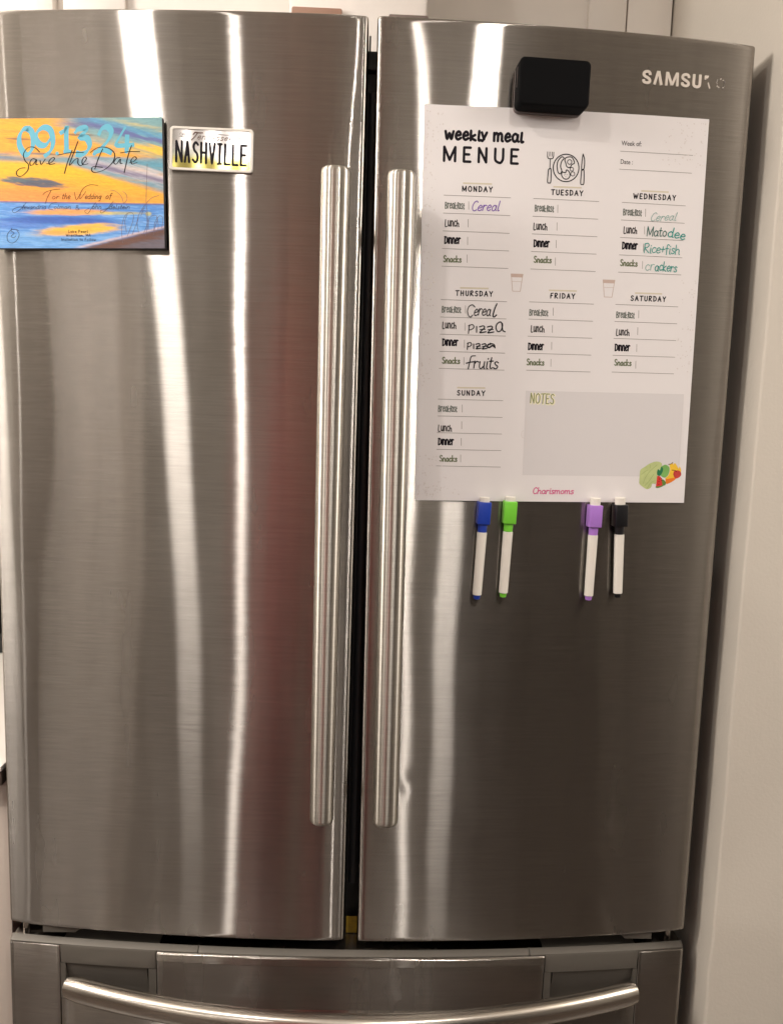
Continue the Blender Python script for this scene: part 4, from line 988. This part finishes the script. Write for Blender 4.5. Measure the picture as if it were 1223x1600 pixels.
th.stroke(S4([(545, 605), (560, 660), (610, 580), (660, 552), (720, 556)]), .5); th.stroke(S4([(590, 610), (585, 655), (630, 600)]), .4)
a, b = CX(618, 655), CX(740, 655); th.text('edding', *a, *b, 6.2, .5, slant=.3)
a, b = CX(770, 655), CX(815, 655); th.text('of', *a, *b, 6.5, .5, slant=.3)
th.stroke(S4([(185, 680), (150, 720), (95, 755), (80, 735), (120, 715), (190, 712)]), .42)
a, b = CX(150, 730), CX(330, 728); th.text('lexandria', *a, *b, 5.0, .45, slant=.3)
th.stroke(S4([(410, 680), (370, 690), (350, 725), (380, 732)]), .42)
a, b = CX(385, 728), CX(515, 728); th.text('olman', *a, *b, 4.8, .45, slant=.3)
a, b = CX(545, 735), CX(582, 735); th.text('&', *a, *b, 5.4, .4)
th.stroke(S4([(700, 682), (670, 720), (640, 760), (615, 745), (650, 722)]), .42)
a, b = CX(668, 728), CX(740, 728); th.text('ohn', *a, *b, 5.0, .45, slant=.3)
th.stroke(S4([(830, 672), (790, 720), (745, 758), (735, 740), (800, 722)]), .42)
a, b = CX(795, 730), CX(948, 728); th.text('delstein', *a, *b, 5.0, .45, slant=.3)
th.stroke(S4([(120, 888), (95, 878), (60, 885), (32, 920), (35, 965), (70, 980), (105, 955), (122, 915), (105, 885)]), .5)
th.stroke(S4([(70, 868), (62, 890), (85, 905), (60, 930), (80, 940), (98, 925)]), .5)
card_lay(th, 'thin_script', plain('sepia_ink', (.04, .025, .02), .5, spec=.08), 'thin script lines below the title', .00186)
lo = Flat()
for (s_, x0, x1, y) in (('Lake Pearl', 490, 635, 903), ('Wrentham, MA', 470, 655, 931), ('Invitation to Follow', 435, 692, 963)):
    a, b = CX(x0, y), CX(x1, y)
    for k in (0,): lo.text(s_, *a, *b, 3.0, .42, gap=.9)
card_lay(lo, 'place_lines', 'black_m', 'three tiny printed lines with the place', .00186)
gr = Flat(); random.seed(9)
for st in ([(1085, 400), (1078, 520), (1070, 680), (1078, 760)], [(1165, 630), (1110, 650), (1070, 690), (1030, 740)], [(905, 690), (890, 640), (850, 600), (810, 590)], [(905, 690), (930, 660), (925, 620), (900, 600)],
           [(890, 980), (885, 880), (905, 790), (945, 755), (975, 770), (965, 830), (925, 930)], [(920, 900), (910, 820), (930, 770)], [(1010, 900), (1000, 830), (1020, 760), (1060, 720)], [(1030, 780), (1050, 740), (1080, 770), (1070, 850), (1040, 920)],
           [(1080, 880), (1090, 800), (1130, 775), (1150, 800), (1125, 880)], [(1120, 920), (1130, 830), (1165, 780), (1190, 800), (1180, 870)], [(960, 920), (990, 850), (1010, 800)], [(1060, 930), (1075, 850), (1068, 760)], [(1150, 900), (1155, 840), (1145, 790)]):
    gr.stroke(S4(st), .4)
card_lay(gr, 'grass_drawing', plain('stem_ink', (.16, .12, .14), .5, spec=.08), 'fine drawn grass stems at the right of the card', .00184)

# ================================================================== the photographer, mirrored softly in the steel
def person():
    t = thing('person', 'person in a burgundy top and dark trousers photographing the refrigerator', 'person', (-.22, -1.40, 0))
    me = bpy.data.meshes.new('body')
    J = {'pel': (0, 0, .93, .19), 'waist': (0, 0, 1.05, .175), 'chest': (0, 0, 1.24, .17), 'neckb': (0, 0, 1.42, .075), 'neck': (0, .02, 1.49, .055), 'head': (0, .04, 1.60, .095), 'crown': (0, .04, 1.68, .07),
         'shl': (-.18, 0, 1.385, .062), 'ell': (-.27, .06, 1.08, .055), 'wrl': (.10, .26, 1.24, .030), 'hal': (.17, .30, 1.30, .028), 'shr': (.18, 0, 1.385, .062), 'elr': (.30, .06, 1.10, .055), 'wrr': (.27, .25, 1.24, .030), 'har': (.25, .30, 1.30, .028),
         'hil': (-.11, 0, .86, .13), 'knl': (-.12, .02, .49, .10), 'anl': (-.11, 0, .09, .042), 'tol': (-.12, .15, .035, .035), 'hir': (.11, 0, .86, .13), 'knr': (.12, .02, .49, .10), 'anr': (.11, 0, .09, .042), 'tor': (.12, .15, .035, .035)}
    E = [('pel', 'waist'), ('waist', 'chest'), ('chest', 'neckb'), ('neckb', 'neck'), ('neck', 'head'), ('head', 'crown'), ('neckb', 'shl'), ('shl', 'ell'), ('ell', 'wrl'), ('wrl', 'hal'), ('neckb', 'shr'), ('shr', 'elr'), ('elr', 'wrr'), ('wrr', 'har'),
         ('pel', 'hil'), ('hil', 'knl'), ('knl', 'anl'), ('anl', 'tol'), ('pel', 'hir'), ('hir', 'knr'), ('knr', 'anr'), ('anr', 'tor')]
    ks = list(J)
    me.from_pydata([J[k][:3] for k in ks], [(ks.index(a), ks.index(b)) for a, b in E], [])
    o = bpy.data.objects.new('body', me); col.objects.link(o); o.parent = t
    o.modifiers.new('s', 'SKIN'); sk = me.skin_vertices[0].data
    for i, k in enumerate(ks): sk[i].radius = (J[k][3], J[k][3]); 
    sk[0].use_root = True
    o.modifiers.new('u', 'SUBSURF').levels = 2; o.modifiers['u'].render_levels = 2
    for p in (plain('burgundy_cloth', (.40, .10, .10), .85), plain('skin', (.42, .25, .18), .6), plain('dark_trousers', (.02, .02, .028), .9)): me.materials.append(p)
    dgp = bpy.context.evaluated_depsgraph_get(); m2 = bpy.data.meshes.new_from_object(o.evaluated_get(dgp)); o.modifiers.clear(); o.data = m2
    for p in m2.polygons:
        c = p.center; p.use_smooth = True
        reach = c.y > .25
        p.material_index = 1 if (c.z > 1.45 or reach) else (2 if c.z < .40 else 0)
    bm = bmesh.new(); bmesh.ops.create_uvsphere(bm, u_segments=20, v_segments=14, radius=.115)
    for v in bm.verts: v.co = Vector((v.co.x, v.co.y*1.1+.0, v.co.z*1.12+1.64)); 
    bmesh.ops.delete(bm, geom=[v for v in bm.verts if v.co.y > .065 and v.co.z < 1.70], context='VERTS')
    bmo('hair', bm, plain('dark_hair', (.02, .014, .01), .6), t)
person()
